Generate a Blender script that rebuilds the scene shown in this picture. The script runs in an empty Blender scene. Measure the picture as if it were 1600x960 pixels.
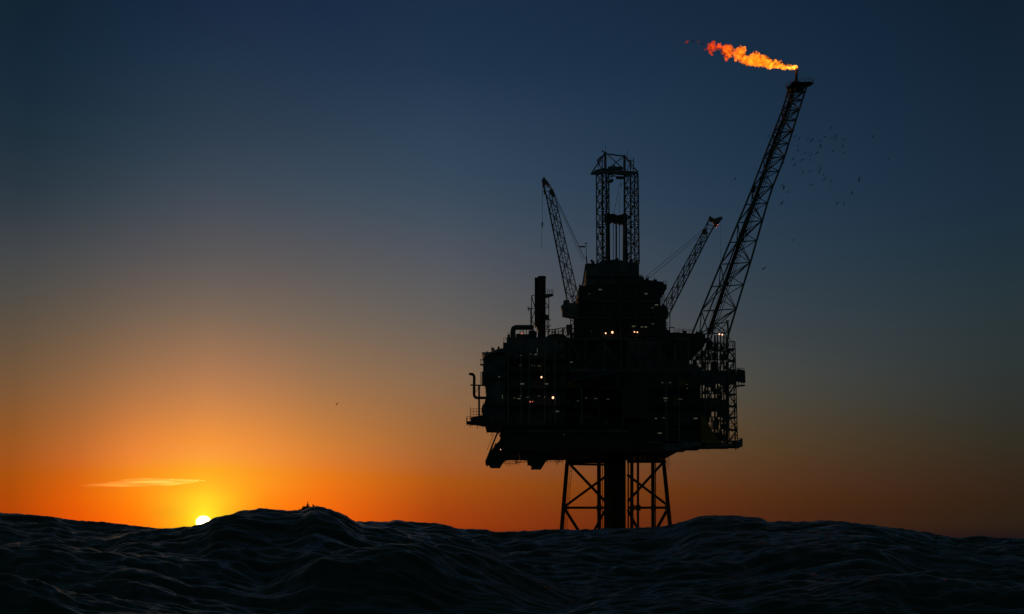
import bpy, math, random
import numpy as np
from mathutils import Vector, Matrix

R = math.radians
sc = bpy.context.scene
C = sc.collection
rng = random.Random(7)

# ------------------------------------------------------------------ camera
F = 2462.0            # focal length in photo pixels (photo 1600 px wide)
HOR = 846.0           # photo row of the true horizon
PITCH = math.atan((HOR - 480) / F)
CAMZ = 2.6
cam_d = bpy.data.cameras.new("camera")
cam = bpy.data.objects.new("camera", cam_d)
C.objects.link(cam)
cam.location = (0, 0, CAMZ)
cam.rotation_euler = (math.pi / 2 + PITCH, 0, 0)
cam_d.sensor_fit = 'HORIZONTAL'
cam_d.sensor_width = 36.0
cam_d.lens = 36.0 * F / 1600.0
cam_d.clip_start = 0.1
cam_d.clip_end = 200000.0
sc.camera = cam

# ------------------------------------------------------------------ sky
SKY_ELS = [-1, 0, 0.5, 1, 1.5, 2, 2.5, 3, 3.5, 4, 5, 6, 7, 8, 9, 10, 11, 12, 13, 14, 15, 16, 17, 18, 19, 21, 24, 28, 35, 50, 70, 90]
SKY_COLS = [(-60, [[0.4899, 0.4195, 0.2388], [0.4899, 0.5031, 0.3419], [0.4899, 0.5522, 0.4063], [0.2956, 0.3355, 0.4738], [0.2141, 0.2345, 0.4828], [0.1721, 0.179, 0.3882], [0.1542, 0.1571, 0.3207], [0.142, 0.1408, 0.2594], [0.1316, 0.1286, 0.2259], [0.1235, 0.1199, 0.2033], [0.1126, 0.1121, 0.1849], [0.1048, 0.1106, 0.1829], [0.0981, 0.1127, 0.191], [0.0921, 0.1164, 0.2025], [0.0919, 0.1183, 0.1959], [0.0922, 0.1207, 0.1906], [0.092, 0.1236, 0.1885], [0.0915, 0.1268, 0.1884], [0.0907, 0.1303, 0.1897], [0.0894, 0.1338, 0.1923], [0.0881, 0.1375, 0.195], [0.0893, 0.1398, 0.1915], [0.0908, 0.1423, 0.1879], [0.0916, 0.1441, 0.1842], [0.0927, 0.1463, 0.1811], [0.094, 0.1501, 0.175], [0.0946, 0.1547, 0.1661], [0.0928, 0.1588, 0.1537], [0.0987, 0.1698, 0.15], [0.1135, 0.1858, 0.151], [0.1213, 0.1922, 0.1447], [0.1156, 0.1822, 0.13]]), (-17.53, [[0.1774, 0.06, 0.1137], [0.1802, 0.0633, 0.1137], [0.1934, 0.079, 0.1137], [0.1548, 0.0692, 0.1205], [0.1374, 0.0702, 0.1547], [0.1286, 0.0745, 0.2267], [0.121, 0.0783, 0.297], [0.116, 0.0845, 0.2165], [0.1094, 0.0882, 0.187], [0.1021, 0.0907, 0.1861], [0.0869, 0.0979, 0.2179], [0.0754, 0.101, 0.2269], [0.0655, 0.1004, 0.2269], [0.0563, 0.1006, 0.236], [0.0485, 0.0991, 0.2489], [0.0427, 0.0951, 0.2465], [0.0333, 0.0849, 0.2225], [0.0243, 0.0748, 0.2016], [0.0206, 0.0698, 0.1856], [0.0173, 0.065, 0.1717], [0.0155, 0.0624, 0.1661], [0.014, 0.0602, 0.1637], [0.0132, 0.058, 0.1534], [0.013, 0.056, 0.1373], [0.0134, 0.0555, 0.1265], [0.0164, 0.0598, 0.119], [0.0214, 0.0654, 0.1078], [0.0288, 0.0709, 0.0922], [0.0427, 0.0858, 0.0902], [0.0735, 0.1228, 0.107], [0.1073, 0.1667, 0.1265], [0.1155, 0.182, 0.1299]]), (-15.37, [[0.2394, 0.065, 0.0932], [0.2455, 0.071, 0.0945], [0.274, 0.0999, 0.1006], [0.2332, 0.0974, 0.1102], [0.2122, 0.1005, 0.1556], [0.19, 0.1032, 0.2944], [0.1721, 0.1085, 0.5705], [0.1593, 0.1165, 0.4586], [0.1476, 0.1203, 0.3576], [0.1363, 0.1199, 0.309], [0.1146, 0.1219, 0.2918], [0.0966, 0.1219, 0.287], [0.0817, 0.1193, 0.2781], [0.0684, 0.1165, 0.2786], [0.0595, 0.1121, 0.2794], [0.0496, 0.1067, 0.2823], [0.0405, 0.0993, 0.2634], [0.0308, 0.0907, 0.2462], [0.0259, 0.0843, 0.2273], [0.022, 0.0777, 0.2091], [0.0195, 0.0736, 0.1973], [0.0178, 0.0708, 0.1896], [0.0162, 0.0669, 0.1801], [0.0153, 0.063, 0.1681], [0.0148, 0.0599, 0.1574], [0.0178, 0.0638, 0.1438], [0.0225, 0.0682, 0.1236], [0.029, 0.0717, 0.097], [0.0422, 0.0853, 0.0899], [0.0732, 0.1225, 0.1067], [0.1072, 0.1665, 0.1264], [0.1154, 0.182, 0.1299]]), (-13.38, [[0.3167, 0.0991, 0.0879], [0.3204, 0.1109, 0.0927], [0.3353, 0.1614, 0.1121], [0.2675, 0.1669, 0.1471], [0.2431, 0.1818, 0.2693], [0.231, 0.1894, 0.5476], [0.2223, 0.1821, 0.9223], [0.2183, 0.1762, 0.7036], [0.2086, 0.1712, 0.4869], [0.1907, 0.1656, 0.4139], [0.1544, 0.1565, 0.3727], [0.1264, 0.1496, 0.355], [0.105, 0.143, 0.3367], [0.0852, 0.1362, 0.3304], [0.073, 0.1281, 0.3229], [0.0598, 0.1192, 0.3208], [0.0495, 0.113, 0.3073], [0.0392, 0.1066, 0.2952], [0.0331, 0.1002, 0.2747], [0.0282, 0.0927, 0.2517], [0.0244, 0.0862, 0.2346], [0.0224, 0.0809, 0.2234], [0.0202, 0.0756, 0.2124], [0.0185, 0.0704, 0.1995], [0.0167, 0.0654, 0.1872], [0.0196, 0.0685, 0.1675], [0.024, 0.0718, 0.1387], [0.0295, 0.0729, 0.1015], [0.0421, 0.0852, 0.0898], [0.073, 0.1223, 0.1066], [0.1071, 0.1664, 0.1263], [0.1154, 0.182, 0.1299]]), (-10.91, [[0.2378, 0.2574, 0.153], [0.2378, 0.274, 0.186], [0.1425, 0.3576, 0.3235], [0.1083, 0.3073, 0.8189], [0.1594, 0.3568, 1.0], [0.1863, 0.2778, 1.0], [0.2075, 0.2495, 1.0], [0.2261, 0.2269, 0.9297], [0.2318, 0.2106, 0.5542], [0.217, 0.2031, 0.4821], [0.1839, 0.1873, 0.4481], [0.1535, 0.1746, 0.4292], [0.1271, 0.1658, 0.3901], [0.0999, 0.1557, 0.3758], [0.0821, 0.1472, 0.3738], [0.0704, 0.1348, 0.3565], [0.0607, 0.1288, 0.3459], [0.0502, 0.1232, 0.3401], [0.0422, 0.1157, 0.3207], [0.0361, 0.1073, 0.2926], [0.031, 0.0998, 0.2701], [0.0285, 0.095, 0.2553], [0.0256, 0.089, 0.2416], [0.0232, 0.081, 0.2309], [0.0207, 0.0727, 0.2206], [0.023, 0.0739, 0.1944], [0.0269, 0.0759, 0.1555], [0.0307, 0.0743, 0.1064], [0.0419, 0.0849, 0.0896], [0.073, 0.1222, 0.1065], [0.1071, 0.1664, 0.1263], [0.1154, 0.182, 0.1299]]), (-8.86, [[0.3226, 0.1244, 0.1519], [0.3251, 0.1349, 0.1602], [0.3329, 0.1741, 0.1942], [0.2611, 0.1685, 0.2532], [0.2368, 0.1911, 0.4382], [0.2282, 0.2177, 0.8083], [0.2225, 0.2122, 1.0], [0.221, 0.2058, 0.7729], [0.2147, 0.1998, 0.5469], [0.2007, 0.1923, 0.4598], [0.1699, 0.1793, 0.4322], [0.1427, 0.1699, 0.4236], [0.1191, 0.1626, 0.3979], [0.096, 0.155, 0.3891], [0.0848, 0.1472, 0.3724], [0.0726, 0.1383, 0.3635], [0.0622, 0.1335, 0.3578], [0.0514, 0.129, 0.3556], [0.0435, 0.1224, 0.3397], [0.0385, 0.1137, 0.3109], [0.0334, 0.1049, 0.2869], [0.0304, 0.0988, 0.2718], [0.0267, 0.0914, 0.2577], [0.0248, 0.0847, 0.2467], [0.0227, 0.0774, 0.2362], [0.0245, 0.0773, 0.2072], [0.0281, 0.0783, 0.1633], [0.0313, 0.0753, 0.1087], [0.042, 0.0851, 0.0898], [0.073, 0.1222, 0.1065], [0.1071, 0.1664, 0.1263], [0.1154, 0.182, 0.1299]]), (-6.9, [[0.2977, 0.1321, 0.1493], [0.3029, 0.138, 0.1553], [0.3268, 0.1648, 0.1844], [0.2703, 0.1441, 0.2311], [0.2455, 0.1476, 0.3233], [0.2347, 0.1603, 0.4959], [0.2159, 0.1651, 0.7777], [0.1995, 0.1734, 0.6289], [0.1863, 0.1774, 0.4736], [0.1729, 0.1735, 0.4224], [0.1479, 0.1686, 0.4019], [0.1255, 0.1654, 0.4074], [0.1085, 0.1622, 0.3947], [0.0906, 0.1579, 0.3985], [0.0819, 0.1517, 0.3865], [0.0726, 0.1446, 0.3808], [0.0632, 0.1406, 0.3761], [0.053, 0.137, 0.3737], [0.0451, 0.1304, 0.3593], [0.0406, 0.1218, 0.3298], [0.0354, 0.1117, 0.3045], [0.0313, 0.1034, 0.2887], [0.0269, 0.0943, 0.274], [0.0251, 0.0883, 0.2599], [0.0234, 0.0822, 0.2462], [0.0251, 0.0814, 0.2148], [0.0286, 0.0813, 0.1681], [0.0316, 0.0765, 0.1102], [0.0423, 0.0854, 0.0899], [0.0732, 0.1225, 0.1067], [0.1071, 0.1664, 0.1263], [0.1154, 0.182, 0.1299]]), (-2.58, [[0.1503, 0.0662, 0.2298], [0.1544, 0.0695, 0.2368], [0.1737, 0.0862, 0.2705], [0.1504, 0.0814, 0.3098], [0.1451, 0.0888, 0.3448], [0.1482, 0.101, 0.4414], [0.1437, 0.1125, 0.5703], [0.1395, 0.1267, 0.4643], [0.1366, 0.1383, 0.4083], [0.1343, 0.1439, 0.3698], [0.128, 0.1574, 0.3809], [0.1197, 0.1684, 0.4023], [0.1058, 0.1673, 0.4047], [0.0916, 0.1669, 0.4202], [0.0846, 0.1636, 0.4165], [0.0767, 0.1591, 0.4186], [0.0675, 0.1547, 0.4105], [0.0564, 0.1484, 0.4002], [0.0483, 0.1425, 0.3873], [0.0449, 0.1358, 0.3674], [0.041, 0.1282, 0.3477], [0.0354, 0.1156, 0.3179], [0.0295, 0.1021, 0.2892], [0.0273, 0.0968, 0.2694], [0.0259, 0.093, 0.2521], [0.0271, 0.0911, 0.2188], [0.0303, 0.0883, 0.1707], [0.0327, 0.0794, 0.1113], [0.0431, 0.0863, 0.0905], [0.0737, 0.1231, 0.1072], [0.1074, 0.1668, 0.1265], [0.1155, 0.182, 0.1299]]), (9.09, [[0.0805, 0.0856, 0.3781], [0.0838, 0.0891, 0.383], [0.0995, 0.106, 0.406], [0.086, 0.084, 0.4382], [0.0845, 0.0817, 0.4762], [0.0867, 0.0862, 0.4198], [0.0853, 0.092, 0.3074], [0.0851, 0.1005, 0.2586], [0.0846, 0.1075, 0.2401], [0.0821, 0.1122, 0.2491], [0.0782, 0.1258, 0.2857], [0.0732, 0.1332, 0.3038], [0.0657, 0.1275, 0.2932], [0.0582, 0.1233, 0.2928], [0.053, 0.1209, 0.2884], [0.0475, 0.1188, 0.289], [0.0431, 0.1156, 0.2857], [0.0387, 0.112, 0.2837], [0.0357, 0.1082, 0.2755], [0.0339, 0.104, 0.2613], [0.0319, 0.0996, 0.2483], [0.0304, 0.0964, 0.2364], [0.0287, 0.0928, 0.2251], [0.0275, 0.0889, 0.2143], [0.0263, 0.0849, 0.2039], [0.0281, 0.0844, 0.1817], [0.0319, 0.0845, 0.1494], [0.0367, 0.0821, 0.108], [0.0481, 0.0919, 0.0943], [0.0771, 0.1274, 0.1103], [0.1087, 0.1687, 0.1278], [0.1155, 0.182, 0.1299]]), (17.53, [[0.0544, 0.1163, 0.5014], [0.0561, 0.1187, 0.5014], [0.0649, 0.1306, 0.4984], [0.0556, 0.0953, 0.4797], [0.0535, 0.0768, 0.4278], [0.0533, 0.0703, 0.2956], [0.0506, 0.0705, 0.2319], [0.0491, 0.0737, 0.2019], [0.0481, 0.0759, 0.1888], [0.0471, 0.0773, 0.1853], [0.0463, 0.0838, 0.1939], [0.0463, 0.0891, 0.1932], [0.0463, 0.0931, 0.1899], [0.0447, 0.0958, 0.1907], [0.0403, 0.0947, 0.1914], [0.036, 0.0931, 0.1954], [0.0335, 0.0893, 0.1976], [0.031, 0.0855, 0.2007], [0.0304, 0.0829, 0.1915], [0.0298, 0.0802, 0.1814], [0.0286, 0.0776, 0.1725], [0.0268, 0.0745, 0.1641], [0.0255, 0.0715, 0.1563], [0.0244, 0.0681, 0.1486], [0.0243, 0.0668, 0.1425], [0.0275, 0.0705, 0.1335], [0.0326, 0.0761, 0.1202], [0.0403, 0.083, 0.1022], [0.0533, 0.098, 0.0988], [0.0808, 0.1323, 0.1139], [0.1102, 0.1708, 0.1292], [0.1155, 0.1821, 0.1299]]), (60, [[0.189, 0.3498, 0.44], [0.2001, 0.3847, 0.469], [0.2063, 0.4046, 0.4853], [0.121, 0.2406, 0.5004], [0.0878, 0.1639, 0.4795], [0.0702, 0.1193, 0.3922], [0.0622, 0.0971, 0.3063], [0.0583, 0.0848, 0.2432], [0.0578, 0.0814, 0.2168], [0.0589, 0.0808, 0.1989], [0.0641, 0.0862, 0.1878], [0.0719, 0.0961, 0.1894], [0.0816, 0.1094, 0.1998], [0.092, 0.1246, 0.2143], [0.0943, 0.1281, 0.2084], [0.0955, 0.1311, 0.2046], [0.0967, 0.1349, 0.2037], [0.0978, 0.1393, 0.2051], [0.0984, 0.144, 0.2081], [0.0988, 0.1489, 0.2124], [0.0991, 0.1539, 0.2169], [0.1011, 0.1569, 0.2133], [0.1033, 0.1599, 0.2094], [0.1054, 0.163, 0.206], [0.1072, 0.1657, 0.2028], [0.1104, 0.1712, 0.1969], [0.1139, 0.1785, 0.1885], [0.1163, 0.1862, 0.1769], [0.123, 0.1977, 0.1718], [0.1301, 0.2064, 0.1658], [0.1267, 0.2, 0.15], [0.1157, 0.1824, 0.1301]]), (180, [[0.4131, 1.0, 1.0], [0.4649, 1.0, 1.0], [0.4946, 1.0, 1.0], [0.2761, 0.9163, 1.0], [0.1633, 0.5537, 1.0], [0.1169, 0.3586, 1.0], [0.0964, 0.2644, 1.0], [0.0856, 0.2099, 1.0], [0.0788, 0.1758, 0.8073], [0.075, 0.1541, 0.6134], [0.074, 0.1351, 0.4145], [0.0769, 0.1284, 0.3139], [0.0822, 0.1292, 0.2658], [0.0886, 0.1332, 0.2378], [0.0904, 0.1321, 0.2155], [0.0921, 0.1321, 0.201], [0.0938, 0.1334, 0.1922], [0.0959, 0.1357, 0.1867], [0.0977, 0.1386, 0.184], [0.0995, 0.142, 0.1829], [0.1015, 0.1458, 0.1827], [0.1033, 0.1483, 0.1794], [0.1052, 0.1508, 0.1764], [0.107, 0.1535, 0.174], [0.1086, 0.1562, 0.1722], [0.1114, 0.1617, 0.1694], [0.1148, 0.1702, 0.167], [0.1174, 0.1813, 0.1651], [0.1247, 0.1956, 0.1662], [0.1338, 0.2091, 0.1667], [0.1336, 0.2105, 0.1583], [0.1161, 0.1827, 0.1303]])]
SUN_AZ = -10.981
SUN_EL = 0.739

SUN_DIR = Vector((math.sin(R(SUN_AZ)) * math.cos(R(SUN_EL)), math.cos(R(SUN_AZ)) * math.cos(R(SUN_EL)), math.sin(R(SUN_EL))))
world = bpy.data.worlds.new("World")
sc.world = world
world.use_nodes = True
wt = world.node_tree
wn, wl = wt.nodes, wt.links
bg = wn['Background']
sky = wn.new('ShaderNodeTexSky')
sky.sky_type = 'NISHITA'
sky.sun_disc = False
sky.sun_elevation = R(0.77)
sky.sun_rotation = R(SUN_AZ)
sky.air_density = 1.0
sky.dust_density = 1.5
sky.ozone_density = 1.0
SKY_STRENGTH = 0.05


def wmath(op, a, b=None, c=None, clamp=False):
    n = wn.new('ShaderNodeMath')
    n.operation = op
    n.use_clamp = clamp
    for i, v in enumerate((a, b, c)):
        if v is None:
            continue
        if isinstance(v, (int, float)):
            n.inputs[i].default_value = v
        else:
            wl.new(v, n.inputs[i])
    return n.outputs[0]


def wvec(op, a, b):
    n = wn.new('ShaderNodeVectorMath')
    n.operation = op
    for i, v in enumerate((a, b)):
        if isinstance(v, (tuple, Vector)):
            n.inputs[i].default_value = tuple(v)
        elif isinstance(v, float):
            n.inputs['Scale'].default_value = v
        elif v is not None:
            if op == 'SCALE' and i == 1:
                wl.new(v, n.inputs['Scale'])
            else:
                wl.new(v, n.inputs[i])
    return n.outputs['Value'] if op == 'DOT_PRODUCT' else n.outputs[0]


tc = wn.new('ShaderNodeTexCoord')
sep = wn.new('ShaderNodeSeparateXYZ')
wl.new(tc.outputs['Generated'], sep.inputs[0])
elev = wmath('MULTIPLY', wmath('ARCSINE', sep.outputs[2]), 180 / math.pi)
azim = wmath('MULTIPLY', wmath('ARCTAN2', sep.outputs[0], sep.outputs[1]), 180 / math.pi)
posn = wmath('SQRT', wmath('DIVIDE', wmath('ADD', elev, 1.0), 91.0, clamp=True))


def ramp_for(rows):
    r = wn.new('ShaderNodeValToRGB')
    cr = r.color_ramp
    cr.interpolation = 'LINEAR'
    ps = [math.sqrt((e + 1) / 91) for e in SKY_ELS]
    cr.elements[0].position = ps[0]
    cr.elements[0].color = (*rows[0], 1)
    cr.elements[1].position = ps[-1]
    cr.elements[1].color = (*rows[-1], 1)
    for p, c in list(zip(ps, rows))[1:-1]:
        e = cr.elements.new(p)
        e.color = (*c, 1)
    wl.new(posn, r.inputs[0])
    return r.outputs[0]


cols = sorted(SKY_COLS, key=lambda c: c[0])
outs = [(a, ramp_for(rows)) for a, rows in cols]
cur = outs[-1][1]
prev_az = -180.0
for a, o in outs:
    mr = wn.new('ShaderNodeMapRange')
    mr.interpolation_type = 'LINEAR'
    wl.new(azim, mr.inputs['Value'])
    mr.inputs['From Min'].default_value = prev_az
    mr.inputs['From Max'].default_value = a
    mx = wn.new('ShaderNodeMix')
    mx.data_type = 'RGBA'
    wl.new(mr.outputs[0], mx.inputs[0])
    wl.new(cur, mx.inputs[6])
    wl.new(o, mx.inputs[7])
    cur = mx.outputs[2]
    prev_az = a
base = wvec('ADD', wvec('SCALE', sky.outputs[0], SKY_STRENGTH), (.002, .002, .004))
graded = wvec('SCALE', wvec('MULTIPLY', base, cur), 4.0)
# aureole round the sun and the disc itself
dt = wvec('DOT_PRODUCT', tc.outputs['Generated'], SUN_DIR)
ang = wmath('MULTIPLY', wmath('ARCCOSINE', wmath('MINIMUM', dt, 1.0)), 180 / math.pi)
glow = wmath('EXPONENT', wmath('MULTIPLY', ang, -1 / 0.7))
glow2 = wmath('EXPONENT', wmath('MULTIPLY', ang, -1 / 2.6))
disc = wn.new('ShaderNodeMapRange')
disc.interpolation_type = 'SMOOTHSTEP'
dxa = wmath('MULTIPLY', wmath('SUBTRACT', azim, SUN_AZ), 1.0)
dya = wmath('MULTIPLY', wmath('SUBTRACT', elev, SUN_EL - .06), 1.22)
flat_r = wmath('SQRT', wmath('ADD', wmath('MULTIPLY', dxa, dxa), wmath('MULTIPLY', dya, dya)))
wl.new(flat_r, disc.inputs['Value'])
disc.inputs['From Min'].default_value = 0.17
disc.inputs['From Max'].default_value = 0.29
disc.inputs['To Min'].default_value = 1.0
disc.inputs['To Max'].default_value = 0.0


def coloured(v, col):
    return wvec('SCALE', col, v) if False else _cs(v, col)


def _cs(v, col):
    n = wn.new('ShaderNodeVectorMath')
    n.operation = 'SCALE'
    n.inputs[0].default_value = col
    wl.new(v, n.inputs['Scale'])
    return n.outputs[0]


total = wvec('ADD', graded, _cs(glow, (0.55, 0.62, 0.015)))
total = wvec('ADD', total, _cs(glow2, (0.30, 0.12, 0.0)))
total = wvec('ADD', total, _cs(disc.outputs[0], (9.0, 6.5, 3.2)))
wl.new(total, bg.inputs[0])
bg.inputs[1].default_value = 1.0
world.cycles.sampling_method = 'MANUAL'
world.cycles.sample_map_resolution = 2048

# ------------------------------------------------------------------ sun
sl = bpy.data.lights.new("sun", 'SUN')
sl.energy = 0.12
sl.angle = R(0.53)
sl.color = (1.0, 0.56, 0.22)
so = bpy.data.objects.new("sun", sl)
C.objects.link(so)
so.rotation_euler = SUN_DIR.to_track_quat('Z', 'Y').to_euler()
so.location = (-300, 1500, 60)

sc.view_settings.view_transform = 'Standard'
sc.view_settings.look = 'None'
sc.view_settings.exposure = 0
sc.view_settings.gamma = 1
sc.cycles.use_denoising = True
sc.cycles.max_bounces = 6
sc.cycles.volume_max_steps = 256
sc.cycles.sample_clamp_indirect = 3.0


# ------------------------------------------------------------------ helpers
def W(px, py, D):
    """point on the plane y = D seen at a photo position"""
    u = (px - 800) / F
    v = (480 - py) / F
    c, s = math.cos(PITCH), math.sin(PITCH)
    t = D / (c - v * s)
    return Vector((u * t, D, CAMZ + (s + v * c) * t))


def mat(name, col, rough=.6, var=.35, scale=.6, metal=0.0, rust=0.0):
    m = bpy.data.materials.new(name)
    m.use_nodes = True
    n, l = m.node_tree.nodes, m.node_tree.links
    b = n['Principled BSDF']
    b.inputs['Roughness'].default_value = rough
    b.inputs['Metallic'].default_value = metal
    b.inputs['Specular IOR Level'].default_value = .3
    t = n.new('ShaderNodeTexCoord')
    nz = n.new('ShaderNodeTexNoise')
    nz.inputs['Scale'].default_value = scale
    nz.inputs['Detail'].default_value = 6
    l.new(t.outputs['Object'], nz.inputs['Vector'])
    r = n.new('ShaderNodeValToRGB')
    r.color_ramp.elements[0].position = .3
    r.color_ramp.elements[1].position = .7
    r.color_ramp.elements[0].color = (*[c * (1 - var) for c in col], 1)
    r.color_ramp.elements[1].color = (*[min(1, c * (1 + var)) for c in col], 1)
    l.new(nz.outputs['Fac'], r.inputs[0])
    out = r.outputs[0]
    if rust:
        n2 = n.new('ShaderNodeTexNoise')
        n2.inputs['Scale'].default_value = scale * 3
        n2.inputs['Detail'].default_value = 8
        l.new(t.outputs['Object'], n2.inputs['Vector'])
        r2 = n.new('ShaderNodeMapRange')
        r2.inputs['From Min'].default_value = .62 - rust * .1
        r2.inputs['From Max'].default_value = .70
        l.new(n2.outputs['Fac'], r2.inputs['Value'])
        mx = n.new('ShaderNodeMix')
        mx.data_type = 'RGBA'
        l.new(r2.outputs[0], mx.inputs[0])
        l.new(out, mx.inputs[6])
        mx.inputs[7].default_value = (.09, .035, .015, 1)
        out = mx.outputs[2]
    l.new(out, b.inputs['Base Color'])
    return m


def emis(name, col, s):
    m = bpy.data.materials.new(name)
    m.use_nodes = True
    b = m.node_tree.nodes['Principled BSDF']
    b.inputs['Base Color'].default_value = (*col, 1)
    b.inputs['Emission Color'].default_value = (*col, 1)
    b.inputs['Emission Strength'].default_value = s
    return m


M = {
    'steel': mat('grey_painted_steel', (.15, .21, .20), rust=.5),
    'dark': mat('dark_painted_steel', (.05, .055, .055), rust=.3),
    'green': mat('green_grey_cladding', (.10, .15, .14), var=.5, scale=.35, rust=.5),
    'wall': mat('pale_module_cladding', (.17, .18, .165), var=.5, scale=.3, rust=.6),
    'yellow': mat('weathered_yellow_steel', (.32, .22, .04), rust=.6),
    'crane': mat('crane_paint', (.20, .20, .17), rust=.5),
    'stack': mat('sooty_exhaust_steel', (.09, .055, .045), rust=.8),
    'jacket': mat('jacket_steel', (.11, .07, .035), rust=.8),
    'blue': mat('blue_container_paint', (.06, .13, .15), rust=.4),
    'rope': mat('wire_rope', (.06, .06, .06), scale=4),
    'bird': mat('dark_feathers', (.02, .02, .022), scale=8),
    'cloth': mat('red_windsock_cloth', (.25, .06, .03), scale=3),
    'lamp_warm': emis('warm_floodlight_glow', (1, .48, .26), 2.6),
    'lamp_red': emis('red_lamp_glow', (1, .22, .12), 1.1),
    'tube': emis('dim_tube_glow', (.80, .78, .50), .02),
    'tube2': emis('pale_tube_glow', (.88, .84, .58), .06),
}


class MB:
    def __init__(s):
        s.v, s.f = [], []

    def add(s, vs, fs):
        o = len(s.v)
        s.v += [tuple(v) for v in vs]
        s.f += [tuple(i + o for i in f) for f in fs]
        return s

    def box(s, a, b):
        x0, y0, z0 = a
        x1, y1, z1 = b
        if x0 > x1: x0, x1 = x1, x0
        if y0 > y1: y0, y1 = y1, y0
        if z0 > z1: z0, z1 = z1, z0
        return s.add([(x0, y0, z0), (x1, y0, z0), (x1, y1, z0), (x0, y1, z0), (x0, y0, z1), (x1, y0, z1), (x1, y1, z1), (x0, y1, z1)],
                     [(0, 3, 2, 1), (4, 5, 6, 7), (0, 1, 5, 4), (1, 2, 6, 5), (2, 3, 7, 6), (3, 0, 4, 7)])

    def tube(s, a, b, r, n=6, r2=None):
        a, b = Vector(a), Vector(b)
        d = b - a
        if d.length < 1e-6:
            return s
        q = d.to_track_quat('Z', 'Y')
        if r2 is None: r2 = r
        vs = []
        for p, rr in ((a, r), (b, r2)):
            for i in range(n):
                t = 2 * math.pi * i / n
                vs.append(p + q @ Vector((rr * math.cos(t), rr * math.sin(t), 0)))
        fs = [(i, (i + 1) % n, n + (i + 1) % n, n + i) for i in range(n)]
        fs += [tuple(range(n - 1, -1, -1)), tuple(range(n, 2 * n))]
        return s.add(vs, fs)

    def path(s, pts, r, n=8):
        for a, b in zip(pts, pts[1:]):
            s.tube(a, b, r, n)
        for p in pts[1:-1]:
            s.ball(p, r * 1.0, 6, 5)
        return s

    def ball(s, c, r, n=8, m=6, sc_=(1, 1, 1)):
        vs, fs = [], []
        c = Vector(c)
        for j in range(1, m):
            ph = math.pi * j / m
            for i in range(n):
                t = 2 * math.pi * i / n
                vs.append((c.x + r * sc_[0] * math.sin(ph) * math.cos(t), c.y + r * sc_[1] * math.sin(ph) * math.sin(t), c.z + r * sc_[2] * math.cos(ph)))
        vs += [(c.x, c.y, c.z + r * sc_[2]), (c.x, c.y, c.z - r * sc_[2])]
        t, b = len(vs) - 2, len(vs) - 1
        for j in range(m - 2):
            for i in range(n):
                fs.append((j * n + i, (j + 1) * n + i, (j + 1) * n + (i + 1) % n, j * n + (i + 1) % n))
        for i in range(n):
            fs.append((t, i, (i + 1) % n))
            fs.append((b, (m - 2) * n + (i + 1) % n, (m - 2) * n + i))
        return s.add(vs, fs)

    def prism(s, poly, y0, y1):
        """polygon given as (x, z) points, extruded from y0 to y1"""
        n = len(poly)
        vs = [(x, y0, z) for x, z in poly] + [(x, y1, z) for x, z in poly]
        fs = [tuple(range(n)), tuple(range(2 * n - 1, n - 1, -1))]
        fs += [(i, i + n, (i + 1) % n + n, (i + 1) % n) for i in range(n)]
        return s.add(vs, fs)

    def build(s, name, m, parent=None, smooth=False):
        me = bpy.data.meshes.new(name)
        me.from_pydata(s.v, [], s.f)
        me.materials.append(m)
        me.update()
        if smooth:
            me.polygons.foreach_set('use_smooth', [True] * len(me.polygons))
        o = bpy.data.objects.new(name, me)
        C.objects.link(o)
        if parent is not None:
            o.parent = parent
            if parent.type == 'EMPTY':
                o.matrix_parent_inverse = Matrix.Translation(-Vector(parent.location))
            else:
                o.matrix_parent_inverse = Matrix()
        return o


def thing(name, label, cat, loc, group=None):
    o = bpy.data.objects.new(name, None)
    C.objects.link(o)
    o.location = loc
    o.empty_display_size = 1
    return tag(o, label, cat, group)


def tag(o, label, cat, group=None, kind=None):
    if label: o['label'] = label
    if cat: o['category'] = cat
    if group: o['group'] = group
    if kind: o['kind'] = kind
    return o


def pbox(mb, px0, px1, py0, py1, Y0, Y1, under=False, inset=0):
    """box whose front face (at Y0) fills a photo rectangle; under: its far lower edge sets the bottom"""
    pm = (py0 + py1) / 2
    a = W(px0, pm, Y0)
    b = W(px1, pm, Y0)
    zt = W((px0 + px1) / 2, py0, Y0).z
    zb = W((px0 + px1) / 2, py1, Y1 if under else Y0).z
    mb.box((a.x + inset, Y0, zb), (b.x - inset, Y1, zt))
    return mb


def pprism(mb, pts, Y0, Y1):
    ps = [W(x, y, Y0) for x, y in pts]
    return mb.prism([(p.x, p.z) for p in ps], Y0, Y1)


def railing(pts, h=1.1, step=1.6, r=.045, mb=None):
    mb = mb or MB()
    for a, b in zip(pts, pts[1:]):
        a, b = Vector(a), Vector(b)
        L = (b - a).length
        n = max(1, round(L / step))
        for i in range(n + 1):
            p = a.lerp(b, i / n)
            mb.tube(p, p + Vector((0, 0, h)), r, 4)
        for k in (1.0, .55):
            mb.tube(a + Vector((0, 0, h * k)), b + Vector((0, 0, h * k)), r, 4)
    return mb


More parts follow.
